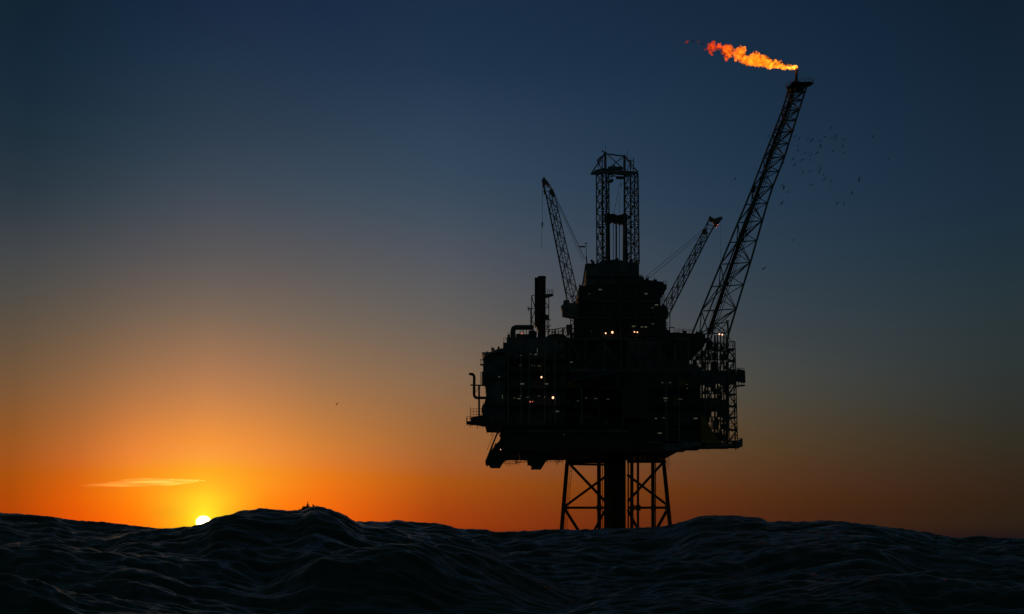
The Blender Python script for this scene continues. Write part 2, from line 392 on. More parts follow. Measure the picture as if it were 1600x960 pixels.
def lattice(parent, rings, rc, rb, cmat, bmat=None, cname='chord', bname='bracing', pattern='x', diag_alt=0, skip_faces=()):
    """rings: list of rings, each a list of k corner points; chords run along, braces fill the faces"""
    k = len(rings[0])
    rcs = rc if isinstance(rc, (list, tuple)) else [rc] * k
    for i in range(k):
        mb = MB()
        for a, b in zip(rings, rings[1:]):
            mb.tube(a[i], b[i], rcs[i], 6)
        mb.build(cname, cmat, parent)
    mb = MB()
    for j, ring in enumerate(rings):
        for i in range(k):
            i2 = (i + 1) % k
            if i in skip_faces: continue
            mb.tube(ring[i], ring[i2], rb, 5)
            if j < len(rings) - 1:
                nx = rings[j + 1]
                if pattern == 'x':
                    mb.tube(ring[i], nx[i2], rb, 5)
                    mb.tube(ring[i2], nx[i], rb, 5)
                elif pattern == 'k':
                    m = (Vector(nx[i]) + Vector(nx[i2])) / 2
                    mb.tube(ring[i], m, rb, 5)
                    mb.tube(ring[i2], m, rb, 5)
                else:
                    if (j + i + diag_alt) % 2:
                        mb.tube(ring[i], nx[i2], rb, 5)
                    else:
                        mb.tube(ring[i2], nx[i], rb, 5)
    return mb.build(bname, bmat or cmat, parent)


# ------------------------------------------------------------------ the sea
def interp(px, pts):
    xs = [p[0] for p in pts]
    ys = [p[1] for p in pts]
    return np.interp(px, xs, ys)


def smooth_interp(px, pts, w=6):
    acc = 0
    for d, k in ((-1.0, .1), (-.5, .22), (0, .36), (.5, .22), (1.0, .1)):
        acc = acc + k * interp(px + d * w, pts)
    return acc


def build_sea():
    az_f = np.linspace(-27, 27, 2050)
    az = np.radians(np.concatenate([np.arange(-180, -28, 3.0), az_f, np.arange(29.0, 180.0, 3.0)]))
    r = np.concatenate([np.array([1.0, 4, 9, 15, 21, 26, 30]), np.arange(33, 46, .22), np.arange(46, 128, .095), np.geomspace(128.5, 45000, 130)])
    A, Rr = np.meshgrid(az, r)
    A = A.astype(np.float32)
    Rr = Rr.astype(np.float32)
    X = Rr * np.sin(A)
    Y = Rr * np.cos(A)
    px = 800 + np.clip(np.tan(np.clip(A, -1.2, 1.2)), -2, 2) * F / math.cos(PITCH)
    px = np.where(np.abs(A) < 1.2, px, 3000)
    cr = np.random.RandomState(11)
    # low frequency warp so that no crest is a clean arc
    wob = 3.2 * np.sin(px / 140.0 + 1.3) + 1.7 * np.sin(px / 57.0 + .4) + .8 * np.sin(px / 23.0 + 2.0)

    def ridge(pts, D, sf, sb, wobk=1.0, slope=0.0):
        py = smooth_interp(px, pts)
        Dk = D + wob * wobk + slope * (px - 800) / 100.0
        u_, v_ = (px - 800) / F, (480 - py) / F
        crest = CAMZ + Dk * (math.sin(PITCH) + v_ * math.cos(PITCH)) / np.hypot(u_, math.cos(PITCH) - v_ * math.sin(PITCH))
        t = (Rr - Dk)
        p = np.where(t < 0, np.exp(-np.abs(t / sf) ** 1.7), np.exp(-np.abs(t / sb) ** 2))
        return crest, p
    ridges = [
        ([(-900, 832), (-300, 824), (-120, 812), (0, 802), (60, 806), (120, 814), (180, 819), (250, 827), (300, 830), (420, 834), (520, 827), (560, 815), (585, 814), (622, 812), (660, 815), (700, 821), (740, 827), (780, 831), (830, 830), (870, 828), (920, 829), (960, 828), (1010, 826), (1050, 820), (1080, 811), (1100, 806), (1140, 807), (1180, 809), (1200, 816), (1230, 814), (1290, 815), (1340, 819), (1400, 826), (1440, 831), (1490, 838), (1600, 841), (1800, 830), (2600, 836)], 116, 30, 22, 1.0, -1.2),
        ([(-900, 900), (-200, 870), (60, 850), (180, 839), (240, 832), (275, 826), (300, 823.5), (318, 819), (329, 813), (335, 809), (352, 806.5), (370, 805), (380, 800), (410, 795), (445, 799), (470, 799), (482, 794), (492, 791), (510, 796), (530, 803), (560, 815), (600, 826), (680, 838), (760, 850), (880, 868), (1000, 890), (1200, 960)], 88, 17, 16, .8, 1.0),
        ([(-500, 1000), (380, 930), (440, 895), (500, 866), (560, 855), (620, 851), (690, 856), (740, 863), (790, 880), (850, 900), (950, 950), (1100, 1000)], 67, 7.5, 11, .45, .5),
        ([(-500, 1000), (700, 1000), (860, 905), (1000, 880), (1120, 862), (1250, 850), (1400, 856), (1600, 868), (1900, 880)], 84, 12, 12, 1.0, .4),
        ([(-400, 930), (-100, 908), (20, 905), (80, 915), (140, 930), (220, 950), (400, 1000), (2000, 1000)], 54, 5.5, 9, .5, 0),
        ([(-500, 880), (0, 862), (120, 858), (260, 870), (380, 888), (470, 905), (560, 940), (900, 1000)], 72, 9.0, 10, .6, .6),
        ([(-500, 1000), (800, 990), (930, 935), (1050, 915), (1250, 918), (1400, 905), (1600, 900), (1800, 910)], 60, 8, 10, .6, .0),
    ]
    base = -0.35 + 0 * Rr
    K = 6.0
    acc = np.exp(K * base)
    for pts, D, sf, sb, wk, sl_ in ridges:
        c, p = ridge(pts, D, sf, sb, wk, sl_)
        c = np.maximum(c, -.5)
        acc = acc + np.exp(K * (base + (c - base) * p)) - np.exp(K * base)
    Z = np.log(np.maximum(acc, 1e-6)) / K
    psky = 0 * Z
    for pts, D, sf, sb, wk, sl_ in ridges[:2]:
        c, p = ridge(pts, D, sf, sb, wk, sl_)
        psky = np.maximum(psky, p * (c > CAMZ - .2))
    hill = 1 - .93 * np.clip(psky, 0, 1) ** 2.0
    mid = 0 * Z
    for i in range(40):
        lam = 2.0 * (13 / 2.0) ** (i / 39)
        th = cr.normal(math.radians(252), .30)
        k = 2 * math.pi / lam
        ph = k * (X * math.cos(th) + Y * math.sin(th)) + cr.uniform(0, 6.28) + 1.1 * np.sin(X / (lam * 2.1 + 2) + 2 * i) + .6 * np.sin(Y / (lam * 1.7) + i)
        g = .5 + .5 * np.sin(X / (lam * 1.9) + 1.1 * i) * np.sin(Y / (lam * 2.3) + .7 * i)
        mid += 0.0095 * lam ** .85 * g * (1 - np.abs(np.sin(ph / 2)) * 2 + .2)
    Z = Z + mid * hill * np.clip((220 - Rr) / 60, 0, 1)
    near = np.clip((215 - Rr) / 60, 0, 1)
    # the open sea beyond the near crests
    far = np.zeros_like(Z)
    for i in range(14):
        lam = cr.uniform(45, 160)
        th = cr.normal(math.radians(250), .45)
        k = 2 * math.pi / lam
        far += 0.27 * np.sin(k * (X * math.cos(th) + Y * math.sin(th)) + cr.uniform(0, 6.28))
    far = np.clip(far, -1.6, 1.5)
    Z = Z * near + far * (1 - near)
    # wind sea: trochoidal components, pushed together at the crests
    dx = np.zeros_like(Z); dy = np.zeros_like(Z); dz = np.zeros_like(Z)
    N = 84
    fade = np.clip((420 - Rr) / 200, 0, 1)
    for i in range(N):
        lam = 0.42 * (15 / 0.42) ** (i / (N - 1))
        lam *= cr.uniform(.93, 1.07)
        th = cr.normal(math.radians(246), .42)
        k = 2 * math.pi / lam
        a = 0.0175 * lam ** 0.5 * cr.uniform(.6, 1.3)
        ph = k * (X * math.cos(th) + Y * math.sin(th)) + cr.uniform(0, 6.28) + .5 * np.sin(X / (lam * 4.1) + i) + .5 * np.sin(Y / (lam * 3.3) + 2 * i)
        # groups: each component comes and goes
        g = .55 + .45 * np.sin(X / (lam * 5.7 + 3) + 1.7 * i) * np.sin(Y / (lam * 4.3 + 3) + .9 * i)
        # unresolved where the grid is coarse
        res = np.clip((lam - Rr * .0022 * 3) / lam * 2 + .2, 0, 1) if lam < 3 else 1.0
        s = np.sin(ph); c = np.cos(ph)
        w = (a * g * fade * res).astype(np.float32)
        dz += w * s
        dx -= w * c * math.cos(th) * .6
        dy -= w * c * math.sin(th) * .6
    ok = np.clip((math.radians(27) - np.abs(A)) / math.radians(1.2), 0, 1) * (Rr > 28)
    dx = dx * ok; dy = dy * ok; dz = dz * ok
    Xf = X + dx; Yf = Y + dy; Zf = Z + dz
    # raise or lower the big crests until they stand as high as they should
    crest_line = [(-900, 832), (-300, 820), (-120, 806), (0, 802), (40, 804.5), (80, 808), (120, 814), (160, 816.5), (200, 821), (250, 827), (275, 826), (300, 823), (310, 821.5), (320, 818.5), (328, 814), (334, 809.5), (352, 806.5), (380, 800.5),
                  (400, 796), (410, 795), (425, 797.5), (450, 799), (470, 798.5), (480, 795.5), (491, 791), (500, 793.5), (520, 799.5), (532, 802.5), (540, 806.5), (551, 815), (573, 816), (579, 814.8), (590, 816.5), (610, 816), (622, 812.6), (635, 815.5),
                  (656, 817), (685, 819), (703, 822.5), (717, 827), (756, 828), (777, 832), (810, 831), (870, 828), (900, 828.5), (960, 827), (1030, 824), (1050, 820), (1065, 817), (1080, 811.5), (1092, 807), (1110, 806.5), (1140, 806),
                  (1180, 809), (1195, 813), (1203, 816.5), (1215, 815.5), (1250, 816), (1287, 814.5), (1320, 816), (1375, 822.5), (1412, 827.5), (1450, 833), (1495, 841), (1537, 839), (1555, 841), (1600, 842), (1750, 834), (2600, 836)]
    cols_ = np.where(np.abs(az) < math.radians(27.1))[0]
    pxa = px[0, cols_]
    zone = np.where((r > 60) & (r < 200))[0]
    ws = np.clip((Rr - 62) / 34, 0, 1)
    ws = (ws * ws * (3 - 2 * ws) * np.clip((300 - Rr) / 80, 0, 1))[:, cols_]
    for it in range(3):
        rr_ = np.hypot(Xf, Yf)
        aa = ((Zf - CAMZ) / rr_)[np.ix_(zone, cols_)].max(0)
        want_y = interp(pxa, crest_line)
        vv = (480 - want_y) / F
        want = (math.sin(PITCH) + vv * math.cos(PITCH)) / np.hypot((pxa - 800) / F, math.cos(PITCH) - vv * math.sin(PITCH))
        d_ = want - aa
        kk = np.hanning(25); kk /= kk.sum()
        d_ = np.convolve(np.pad(d_, 12, mode='edge'), kk, 'valid')
        Zf[:, cols_] += (d_[None, :] * Rr[:, cols_] * ws)
    # little peaks of chop standing on the crests
    chop = 0 * Z
    for i in range(16):
        lam = cr.uniform(.35, 1.9)
        th = cr.normal(math.radians(200), .5)
        k = 2 * math.pi / lam
        chop += lam ** .7 * np.maximum(np.sin(k * (X * math.cos(th) + Y * .35 * math.sin(th)) + i) * np.sin(X * .9 / lam ** .5 + 2.1 * i), 0) ** 2
    Zf = Zf + .017 * chop * np.clip(psky, 0, 1) ** 3 * ok
    Zf = np.where(Rr < 30, np.minimum(Zf, -.4), Zf)
    nr, nc = X.shape
    co = np.stack([Xf, Yf, Zf], -1).reshape(-1, 3).astype(np.float32)
    idx = np.arange(nr * nc, dtype=np.int32).reshape(nr, nc)
    nxt = np.roll(idx, -1, axis=1)
    quads = np.stack([idx[:-1], nxt[:-1], nxt[1:], idx[1:]], -1).reshape(-1, 4)[:, ::-1]
    me = bpy.data.meshes.new('water')
    co = np.vstack([co, [[0, 0, -.9]]]).astype(np.float32)
    me.vertices.add(len(co))
    me.vertices.foreach_set('co', co.ravel())
    nq = len(quads)
    tris = np.stack([idx[0], nxt[0], np.full(nc, len(co) - 1, dtype=np.int32)], -1)
    me.loops.add(nq * 4 + nc * 3)
    me.loops.foreach_set('vertex_index', np.concatenate([quads.ravel(), tris.ravel()]).astype(np.int32))
    me.polygons.add(nq + nc)
    ls = np.concatenate([np.arange(nq) * 4, nq * 4 + np.arange(nc) * 3]).astype(np.int32)
    me.polygons.foreach_set('loop_start', ls)
    me.polygons.foreach_set('use_smooth', np.ones(nq + nc, dtype=bool))
    me.update(calc_edges=True)
    me.validate()
    o = bpy.data.objects.new('water', me)
    C.objects.link(o)
    tag(o, 'rough dark sea with steep wind-rippled waves at sunset', 'sea', kind='structure')
    m = bpy.data.materials.new('sea_water')
    m.use_nodes = True
    n, l = m.node_tree.nodes, m.node_tree.links
    b = n['Principled BSDF']
    b.inputs['Base Color'].default_value = (.025, .065, .055, 1)
    b.inputs['Roughness'].default_value = .22
    b.inputs['IOR'].default_value = 1.333
    b.inputs['Specular IOR Level'].default_value = WATER_SPEC
    b.inputs['Specular Tint'].default_value = (.98, 1.0, .40, 1)
    t = n.new('ShaderNodeTexCoord')
    mp = n.new('ShaderNodeMapping')
    mp.inputs['Scale'].default_value = (2.2, 3.6, 2.2)
    mp.inputs['Rotation'].default_value = (0, 0, .3)
    l.new(t.outputs['Object'], mp.inputs[0])
    nz = n.new('ShaderNodeTexNoise')
    nz.inputs['Scale'].default_value = 1.0
    nz.inputs['Detail'].default_value = 5
    nz.inputs['Roughness'].default_value = .62
    nz.inputs['Distortion'].default_value = .6
    l.new(mp.outputs[0], nz.inputs['Vector'])
    bp = n.new('ShaderNodeBump')
    bp.inputs['Strength'].default_value = 1.0
    bp.inputs['Distance'].default_value = .12
    l.new(nz.outputs['Fac'], bp.inputs['Height'])
    l.new(bp.outputs[0], b.inputs['Normal'])
    # patches of wind-roughened water
    n2 = n.new('ShaderNodeTexNoise')
    n2.inputs['Scale'].default_value = .11
    n2.inputs['Detail'].default_value = 4
    l.new(t.outputs['Object'], n2.inputs['Vector'])
    mr = n.new('ShaderNodeMapRange')
    mr.inputs['From Min'].default_value = .35
    mr.inputs['From Max'].default_value = .65
    mr.inputs['To Min'].default_value = .14
    mr.inputs['To Max'].default_value = .34
    l.new(n2.outputs['Fac'], mr.inputs['Value'])
    l.new(mr.outputs[0], b.inputs['Roughness'])
    me.materials.append(m)
    return m


WATER_SPEC = 0.5
water_mat = build_sea()

# splash thrown up where the near crest breaks
sp = MB()
spots = [(480.5, 789.5, .05), (481, 791, .06), (480.8, 793, .09), (480.2, 795, .13), (475, 794.5, .12), (477.5, 795, .16), (473.5, 796, .1), (471, 797, .09), (484, 796, .12),
         (466, 798, .10), (462, 798.5, .07), (469, 796.5, .06), (478, 792.5, .05), (483, 792.5, .04), (486.5, 793, .07), (489.5, 791.5, .09), (458, 799, .08), (480.5, 797, .2), (475, 797.5, .2), (470, 799, .15)]
for x, y, r_ in spots:
    for q in range(9):
        p = W(x + rng.gauss(0, 1.2), y + .5 + rng.gauss(0, 1.0), 86.0)
        sp.ball((p.x, 86 + rng.gauss(0, .4), p.z), r_ * rng.uniform(.15, .6), 6, 4, (rng.uniform(.6, 1.6), 1, rng.uniform(.6, 1.9)))
for q in range(14):
    p = W(480.8 + rng.gauss(0, .5), 784 + q * .8, 86.0)
    sp.ball(p, .012 + .003 * q, 6, 4, (.8, 1, 2.2))
o = sp.build('sea_spray', mat('spray_water', (.02, .03, .03), rough=.3), None, True)
tag(o, 'small dark splash of spray leaping from the wave crest right of the sun', 'spray', kind='stuff')

# ------------------------------------------------------------------ a wisp of cloud, far off
def wisp(D, pts_top, pts_bot, thick, name, label, dens):
    """long thin lens of air traced from its outline, with real depth"""
    n = len(pts_top)
    mb = MB()
    vs = []
    ringn = 8
    for (x0, y0), (x1, y1) in zip(pts_top, pts_bot):
        a, b = W(x0, y0, D), W(x1, y1, D)
        c = (a + b) / 2
        h = max((a - b).length / 2, 1)
        d = thick * min(1, h / 60 + .15)
        for i in range(ringn):
            t = 2 * math.pi * i / ringn
            vs.append((c.x, c.y + d * math.cos(t), c.z + h * math.sin(t)))
    fs = []
    for j in range(n - 1):
        for i in range(ringn):
            fs.append((j * ringn + i, j * ringn + (i + 1) % ringn, (j + 1) * ringn + (i + 1) % ringn, (j + 1) * ringn + i))
    fs.append(tuple(range(ringn - 1, -1, -1)))
    fs.append(tuple((n - 1) * ringn + i for i in range(ringn)))
    mb.add(vs, fs)
    m = bpy.data.materials.new('thin_cloud')
    m.use_nodes = True
    nn, l = m.node_tree.nodes, m.node_tree.links
    nn.remove(nn['Principled BSDF'])
    out = nn['Material Output']
    pv = nn.new('ShaderNodeVolumePrincipled')
    pv.inputs['Color'].default_value = (1, .80, .45, 1)
    pv.inputs['Anisotropy'].default_value = .94
    t = nn.new('ShaderNodeTexCoord')
    mp = nn.new('ShaderNodeMapping')
    mp.inputs['Scale'].default_value = (.0032, .004, .06)
    mp.inputs['Rotation'].default_value = (0, R(-2.5), 0)
    l.new(t.outputs['Object'], mp.inputs[0])
    nz = nn.new('ShaderNodeTexNoise')
    nz.inputs['Scale'].default_value = 1
    nz.inputs['Detail'].default_value = 4
    l.new(mp.outputs[0], nz.inputs['Vector'])
    mr = nn.new('ShaderNodeMapRange')
    mr.interpolation_type = 'SMOOTHSTEP'
    mr.inputs['From Min'].default_value = .38
    mr.inputs['From Max'].default_value = .72
    mr.inputs['To Min'].default_value = 0.06 * dens
    mr.inputs['To Max'].default_value = dens
    l.new(nz.outputs['Fac'], mr.inputs['Value'])
    l.new(mr.outputs[0], pv.inputs['Density'])
    l.new(pv.outputs[0], out.inputs['Volume'])
    o = mb.build(name, m, None)
    tag(o, label, 'cloud')
    return o


wisp(14000, [(96, 759.6), (130, 757.5), (165, 754), (195, 749.5), (220, 747.4), (240, 747), (262, 748), (290, 749.2), (322, 750)],
     [(96, 760.4), (130, 760.5), (165, 760.5), (195, 761.2), (220, 761.4), (240, 761), (262, 759.5), (290, 756), (322, 751)], 260,
     'cloud', 'thin bright streak of cloud low above the setting sun', .0019)


# ------------------------------------------------------------------ jacket in the water
JL = 458.0
jk = thing('steel_jacket', 'dark steel legs and cross braces carrying the platform above the waves', 'platform legs', (W(965, 860, JL).x, 470, 0))


def extend(a, b, z):
    """continue the line a-b down to height z"""
    t = (z - a.z) / (b.z - a.z)
    return a + (b - a) * t


def pl(x0, y0, x1, y1, D0=JL, D1=None, z=None):
    a, b = W(x0, y0, D0), W(x1, y1, D1 or D0)
    if z is not None:
        b = extend(a, b, z)
    return a, b


for x0, x1, D0, D1, r_ in ((887.2, 877.6, JL, JL - 5, .58), (1035.8, 1047.6, JL, JL - 5, .58), (935.8, 936.2, JL + 24, JL + 30, .60), (1020, 1020.3, JL + 24, JL + 30, .55)):
    a, b = pl(x0, 712, x1, 828, D0, D1, -9)
    MB().tube(a, b, r_, 14, r_ * 1.06).build('leg', M['jacket'], jk, True)
# central casing of the wells
a, b = pl(961.3, 700, 961.3, 828, JL, None, -9)
cs = MB().tube(a, b, 2.95, 28)
cs.build('central_shaft', M['jacket'], jk, True)
for x, r_, D in ((944.8, .22, 449), (981.6, .22, 449), (987.2, .50, 449), (996.8, .36, 450), (1024.2, .16, 452), (949.5, .42, 447), (975.5, .42, 447), (958, .40, 453), (966, .38, 453), (941.2, .1, 449)):
    a, b = pl(x, 705, x, 828, D, None, -9)
    MB().tube(a, b, r_, 10).build('conductor_pipe', M['jacket'], jk, True)
for (x0, y0, x1, y1, r_, nm) in (
        (882, 793.6, 945, 793.6, .36, 'cross_beam'), (981, 793.6, 1042, 793.6, .36, 'cross_beam'),
        (884, 725.5, 945, 726.5, .32, 'cross_beam'),
        (889, 724, 946, 784, .40, 'diagonal_brace'), (884.5, 790, 946, 745, .36, 'diagonal_brace'),
        (883.5, 797, 908, 836, .44, 'diagonal_brace'), (945, 798, 925, 836, .38, 'diagonal_brace'),
        (1035, 724, 981, 784, .38, 'diagonal_brace'), (980, 742, 1042, 789, .36, 'diagonal_brace'),
        (1042, 798, 1021, 836, .46, 'diagonal_brace'), (981, 797, 1001, 836, .40, 'diagonal_brace')):
    a, b = W(x0, y0, JL - 2), W(x1, y1, JL - 2 if nm == 'cross_beam' else JL + 1)
    MB().tube(a, b, r_, 10).build(nm, M['jacket'], jk, True)
for x, y in ((882.5, 793.6), (936, 793.6), (1043, 793.6), (988, 793.6), (997, 793.6), (1021, 793.6)):
    p = W(x, y, JL - 2)
    MB().tube(p - Vector((0, 0, .8)), p + Vector((0, 0, .8)), .72, 12).build('node_sleeve', M['jacket'], jk, True)
# ladder down the left leg
lad = MB()
a0, b0 = pl(892.2, 716, 882.0, 830, JL - 4, None, 1)
a1, b1 = pl(895.2, 716, 885.4, 830, JL - 4, None, 1)
lad.tube(a0, b0, .055, 5).tube(a1, b1, .055, 5)
for i in range(34):
    t = i / 33
    lad.tube(a0.lerp(b0, t), a1.lerp(b1, t), .035 if i % 5 else .08, 4)
lad.build('ladder', M['jacket'], jk)
# frame at the head of the jacket
fr = MB()
pbox(fr, 884, 944, 718, 724, JL - 3, JL - 2)
fr.build('head_frame', M['jacket'], jk); fr = MB()
pbox(fr, 980, 1041, 719.5, 723.5, JL - 3, JL - 2)
fr.build('head_frame', M['jacket'], jk)
fr = MB()
for x in (983, 986.5, 993, 996, 1003, 1009, 1016, 1018.5, 1021, 1026, 1031.5, 1034, 1038):
    p0, p1 = W(x, 709, JL - 2), W(x + rng.uniform(-1, 1), 720, JL - 2)
    fr.tube(p0, p1, rng.choice((.12, .2, .35)), 6)
fr.tube(W(1000, 716.5, JL - 2), W(1034, 714.5, JL - 2), .25, 6)
fr.tube(W(980, 713, JL - 2), W(1041, 713, JL - 2), .10, 6)
fr.build('pipe_rack', M['jacket'], jk)

# ------------------------------------------------------------------ topside
Y0, Y1 = 440.0, 492.0
top = thing('platform_topside', 'dark stacked decks and modules of the offshore platform above its legs', 'platform deck', (W(950, 700, 465).x, 465, W(950, 720, 465).z))

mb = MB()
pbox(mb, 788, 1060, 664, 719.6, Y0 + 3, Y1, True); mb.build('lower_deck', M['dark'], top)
# stepped cantilever beams under the right side
for x0, x1, yb in ((1040, 1061, 710.5), (1061, 1080, 707.0), (1080, 1103, 704.5), (1103, 1125, 702.3), (1125, 1147, 700.2), (1147, 1160.5, 697.5)):
    mb = MB()
    pbox(mb, x0 - (.0 if x0 > 1040 else 4), x1, 693 if x0 > 1100 else 690, yb, Y0 + 2, Y0 + 24, True)
    mb.build('deck_beam', M['steel'], top)
# the underside carries pipes and short posts
mb = MB()
for i in range(46):
    x = rng.uniform(790, 880)
    if 822 < x < 852: continue
    mb.tube(W(x, 717, Y0 + 5), W(x + rng.uniform(-.5, .5), rng.uniform(721, 728) if i % 3 else 722, Y0 + 5), .05, 4)
mb.tube(W(787, 722, Y0 + 5), W(880, 722, Y0 + 5), .06, 4)
mb.tube(W(787, 724, Y0 + 5), W(809, 724.5, Y0 + 5), .07, 4)
mb.tube(W(791, 727, Y0 + 5), W(803, 727, Y0 + 5), .05, 4)
mb.tube(W(806, 723, Y0 + 5), W(823, 722, Y0 + 5), .1, 4)
mb.build('drain_pipework', M['dark'], top)
for x, y in ((1044, 735), (1046.5, 728), (906, 728), (860, 722.5), (874, 724), (1042.3, 730)):
    MB().tube(W(x, 705, Y0 + 5), W(x + .4, y, Y0 + 5), .045, 4).build('drain_hose', M['dark'], top)

# two angular housings that hang below the left side
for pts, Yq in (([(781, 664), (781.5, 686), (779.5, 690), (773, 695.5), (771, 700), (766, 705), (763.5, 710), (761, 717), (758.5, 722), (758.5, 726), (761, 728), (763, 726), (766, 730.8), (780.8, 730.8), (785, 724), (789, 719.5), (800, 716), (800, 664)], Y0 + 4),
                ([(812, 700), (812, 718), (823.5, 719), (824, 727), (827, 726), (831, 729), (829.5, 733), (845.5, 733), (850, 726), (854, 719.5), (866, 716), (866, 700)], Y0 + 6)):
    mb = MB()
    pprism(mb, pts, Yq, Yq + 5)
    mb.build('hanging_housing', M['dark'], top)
mb = MB()
mb.tube(W(779, 672, Y0 + 3.4), W(759, 722, Y0 + 3.4), .26, 6)
mb.tube(W(778.5, 676, Y0 + 3.4), W(782.5, 684, Y0 + 3.4), .16, 6)
mb.tube(W(774.5, 693, Y0 + 3.4), W(768, 708, Y0 + 3.4), .12, 6)
mb.tube(W(771, 692, Y0 + 3.4), W(769, 702, Y0 + 3.4), .08, 6)
for q in range(7):
    x = 762 + q * 1.6
    mb.tube(W(x, 703 - q * 3.6, Y0 + 3.4), W(x - .6, 700 - q * 3.6, Y0 + 3.4), .06, 4)
mb.build('launch_rail', M['steel'], top)

# left balcony deck
mb = MB()
pprism(mb, [(728.6, 658.2), (757, 658.6), (790, 661), (790, 668), (772, 667.4), (755, 665.6), (745, 663.8), (728.6, 662)], Y0 - 4, Y0 - .5)
mb.build('balcony_deck', M['dark'], top)
mb = MB()
za = W(729, 658.3, Y0 - 4)
railing([za, W(752, 658.3, Y0 - 4)], 1.25, 1.1, .05, mb)
railing([W(729, 658.3, Y0 - 4), W(729, 658.3, Y0 - 4) + Vector((0, 6, 0))], 1.25, 1.1, .05, mb)
mb.build('railing', M['steel'], top); mb = MB()
railing([W(735.5, 648.5, Y0 - 2), W(757, 648.5, Y0 - 2)], 1.7, .8, .05, mb)
railing([W(735.5, 655.5, Y0 - 2), W(757, 655.5, Y0 - 2)], 1.4, .8, .05, mb)
mb.tube(W(734.6, 658, Y0 - 2), W(734.6, 634, Y0 - 2), .045, 4)
mb.build('railing', M['steel'], top)
mb = MB()
pprism(mb, [(735.5, 658.6), (735.8, 652.5), (745, 650.5), (757, 648), (762, 648), (762, 659)], Y0 - 3, Y0 + 3)
mb.build('deck_cabinet', M['dark'], top)
mb = MB()
for x, y in ((729, 664.5), (735, 668.5), (745.8, 669), (746, 670), (750, 667.5), (753.5, 669), (760.5, 677), (768.5, 682), (774, 672), (756, 667), (765, 670)):
    mb.tube(W(x, 660, Y0), W(x, y, Y0), .06 if y < 675 else .075, 4)
mb.tube(W(768, 676, Y0), W(781, 676, Y0), .09, 4)
mb.tube(W(729, 664.5, Y0), W(740, 664.8, Y0), .06, 4)
mb.tube(W(760, 675.5, Y0), W(768, 675.5, Y0), .05, 4)
mb.build('hanging_rods', M['dark'], top)

# left gas-cooler module with its thin sloping roof
mb = MB()
pprism(mb, [(754.8, 559.5), (757.5, 558.6), (790, 556), (790, 664), (757.5, 664), (757.5, 640), (752, 640), (753.5, 634), (757, 630), (759.5, 618), (758.5, 606), (756, 602), (754.8, 598)], Y0 + 2, Y0 + 34)
mb.build('process_module', M['green'], top)
mb = MB()
pprism(mb, [(752.4, 550.8), (766, 550.2), (778, 545.2), (788, 544), (788, 550), (781, 550.2), (775, 551.5), (767, 553.5), (761, 556.5), (758.5, 556)], Y0 + 1, Y0 + 30)
mb.build('sloping_roof', M['steel'], top)
mb = MB()
for x in (761, 768, 775, 782):
    mb.tube(W(x, 560, Y0 + 2), W(x, 549, Y0 + 2), .16, 5)
mb.build('roof_post', M['steel'], top)
mb = MB()
mb.tube(W(750.4, 562.5, Y0), W(755.5, 562.5, Y0 + 1), .12, 5).tube(W(750.4, 570, Y0), W(756, 570, Y0 + 1), .22, 5)
mb.tube(W(751.6, 562.5, Y0), W(751.6, 570, Y0), .09, 5).tube(W(753, 571, Y0), W(756, 574, Y0 + 1), .1, 5)
mb.build('bracket', M['steel'], top)
mb = MB()
pbox(mb, 750.8, 752.0, 581, 601, Y0, Y0 + .4); pbox(mb, 752.9, 755.5, 580.5, 601, Y0, Y0 + 3)
mb.build('side_panel', M['steel'], top)
mb = MB()
mb.tube(W(735, 602, Y0), W(759, 602.6, Y0), .22, 6)
mb.tube(W(748.6, 602, Y0), W(748.6, 656, Y0), .28, 8)
mb.tube(W(741, 617, Y0), W(748, 604, Y0), .08, 5)
mb.tube(W(755.5, 628, Y0), W(755.5, 640, Y0), .08, 5)
mb.build('pipe_support', M['steel'], top)
mb = MB()
pp = [W(x, y, Y0 + .2) for x, y in ((734.6, 584.8), (738.2, 585), (740.4, 587.2), (741, 590), (740.7, 616), (741.2, 619), (743.5, 621.6), (747, 622), (761, 622))]
mb.path(pp, .40, 10)
mb.tube(W(734.4, 586.4, Y0 + .2), W(735.6, 583.2, Y0 + .2), .42, 8)
mb.build('vent_pipe', M['stack'], top, True)

# main process modules (dark mass) and the decks they stand on
for (x0, x1, ya, yb, ya_, mname, nm) in (
        (786, 792, 535.4, 664, 4, 'green', 'stair_enclosure'),
        (791.5, 884, 527, 664, 5, 'wall', 'process_module'),
        (884, 980, 528, 664, 8, 'dark', 'process_module'),
        (980, 1078, 526, 692, 6, 'green', 'process_module'),
        (1076, 1094, 578, 692, 7, 'green', 'process_module'),
        (1094, 1101, 622, 692, 9, 'wall', 'pump_room')):
    mb = MB()
    pbox(mb, x0, x1, ya, yb, Y0 + ya_, Y1 - 4)
    mb.build(nm, M[mname], top)
mb = MB()
pprism(mb, [(1040, 520.5), (1060, 519.2), (1066, 520.6), (1083, 521.2), (1102, 522), (1102, 528), (1105, 528), (1105, 534), (1101, 534), (1101, 541), (1094, 541), (1094, 547), (1080, 549), (1074, 552), (1040, 552)], Y0 + 4, Y0 + 34)
mb.build('upper_deck', M['dark'], top)
mb = MB()
pprism(mb, [(1078, 577), (1086, 577), (1086, 574), (1098, 574), (1098, 578.5), (1112, 578.5), (1112, 576.5), (1124, 576.5), (1124, 579), (1136, 579), (1136, 577), (1149, 577), (1149, 596.5), (1141, 596.5), (1141, 602), (1128, 602), (1128, 599), (1116, 599), (1116, 604.5), (1104, 604.5), (1104, 601), (1095, 601), (1095, 606), (1078, 606)], Y0 + 4, Y0 + 6.5)
mb.build('mid_deck', M['green'], top)
mb = MB()
pprism(mb, [(1094, 648), (1101, 650), (1110, 668), (1119, 684), (1130, 693.5), (1130, 697), (1094, 697)], Y0 + 4, Y0 + 16)
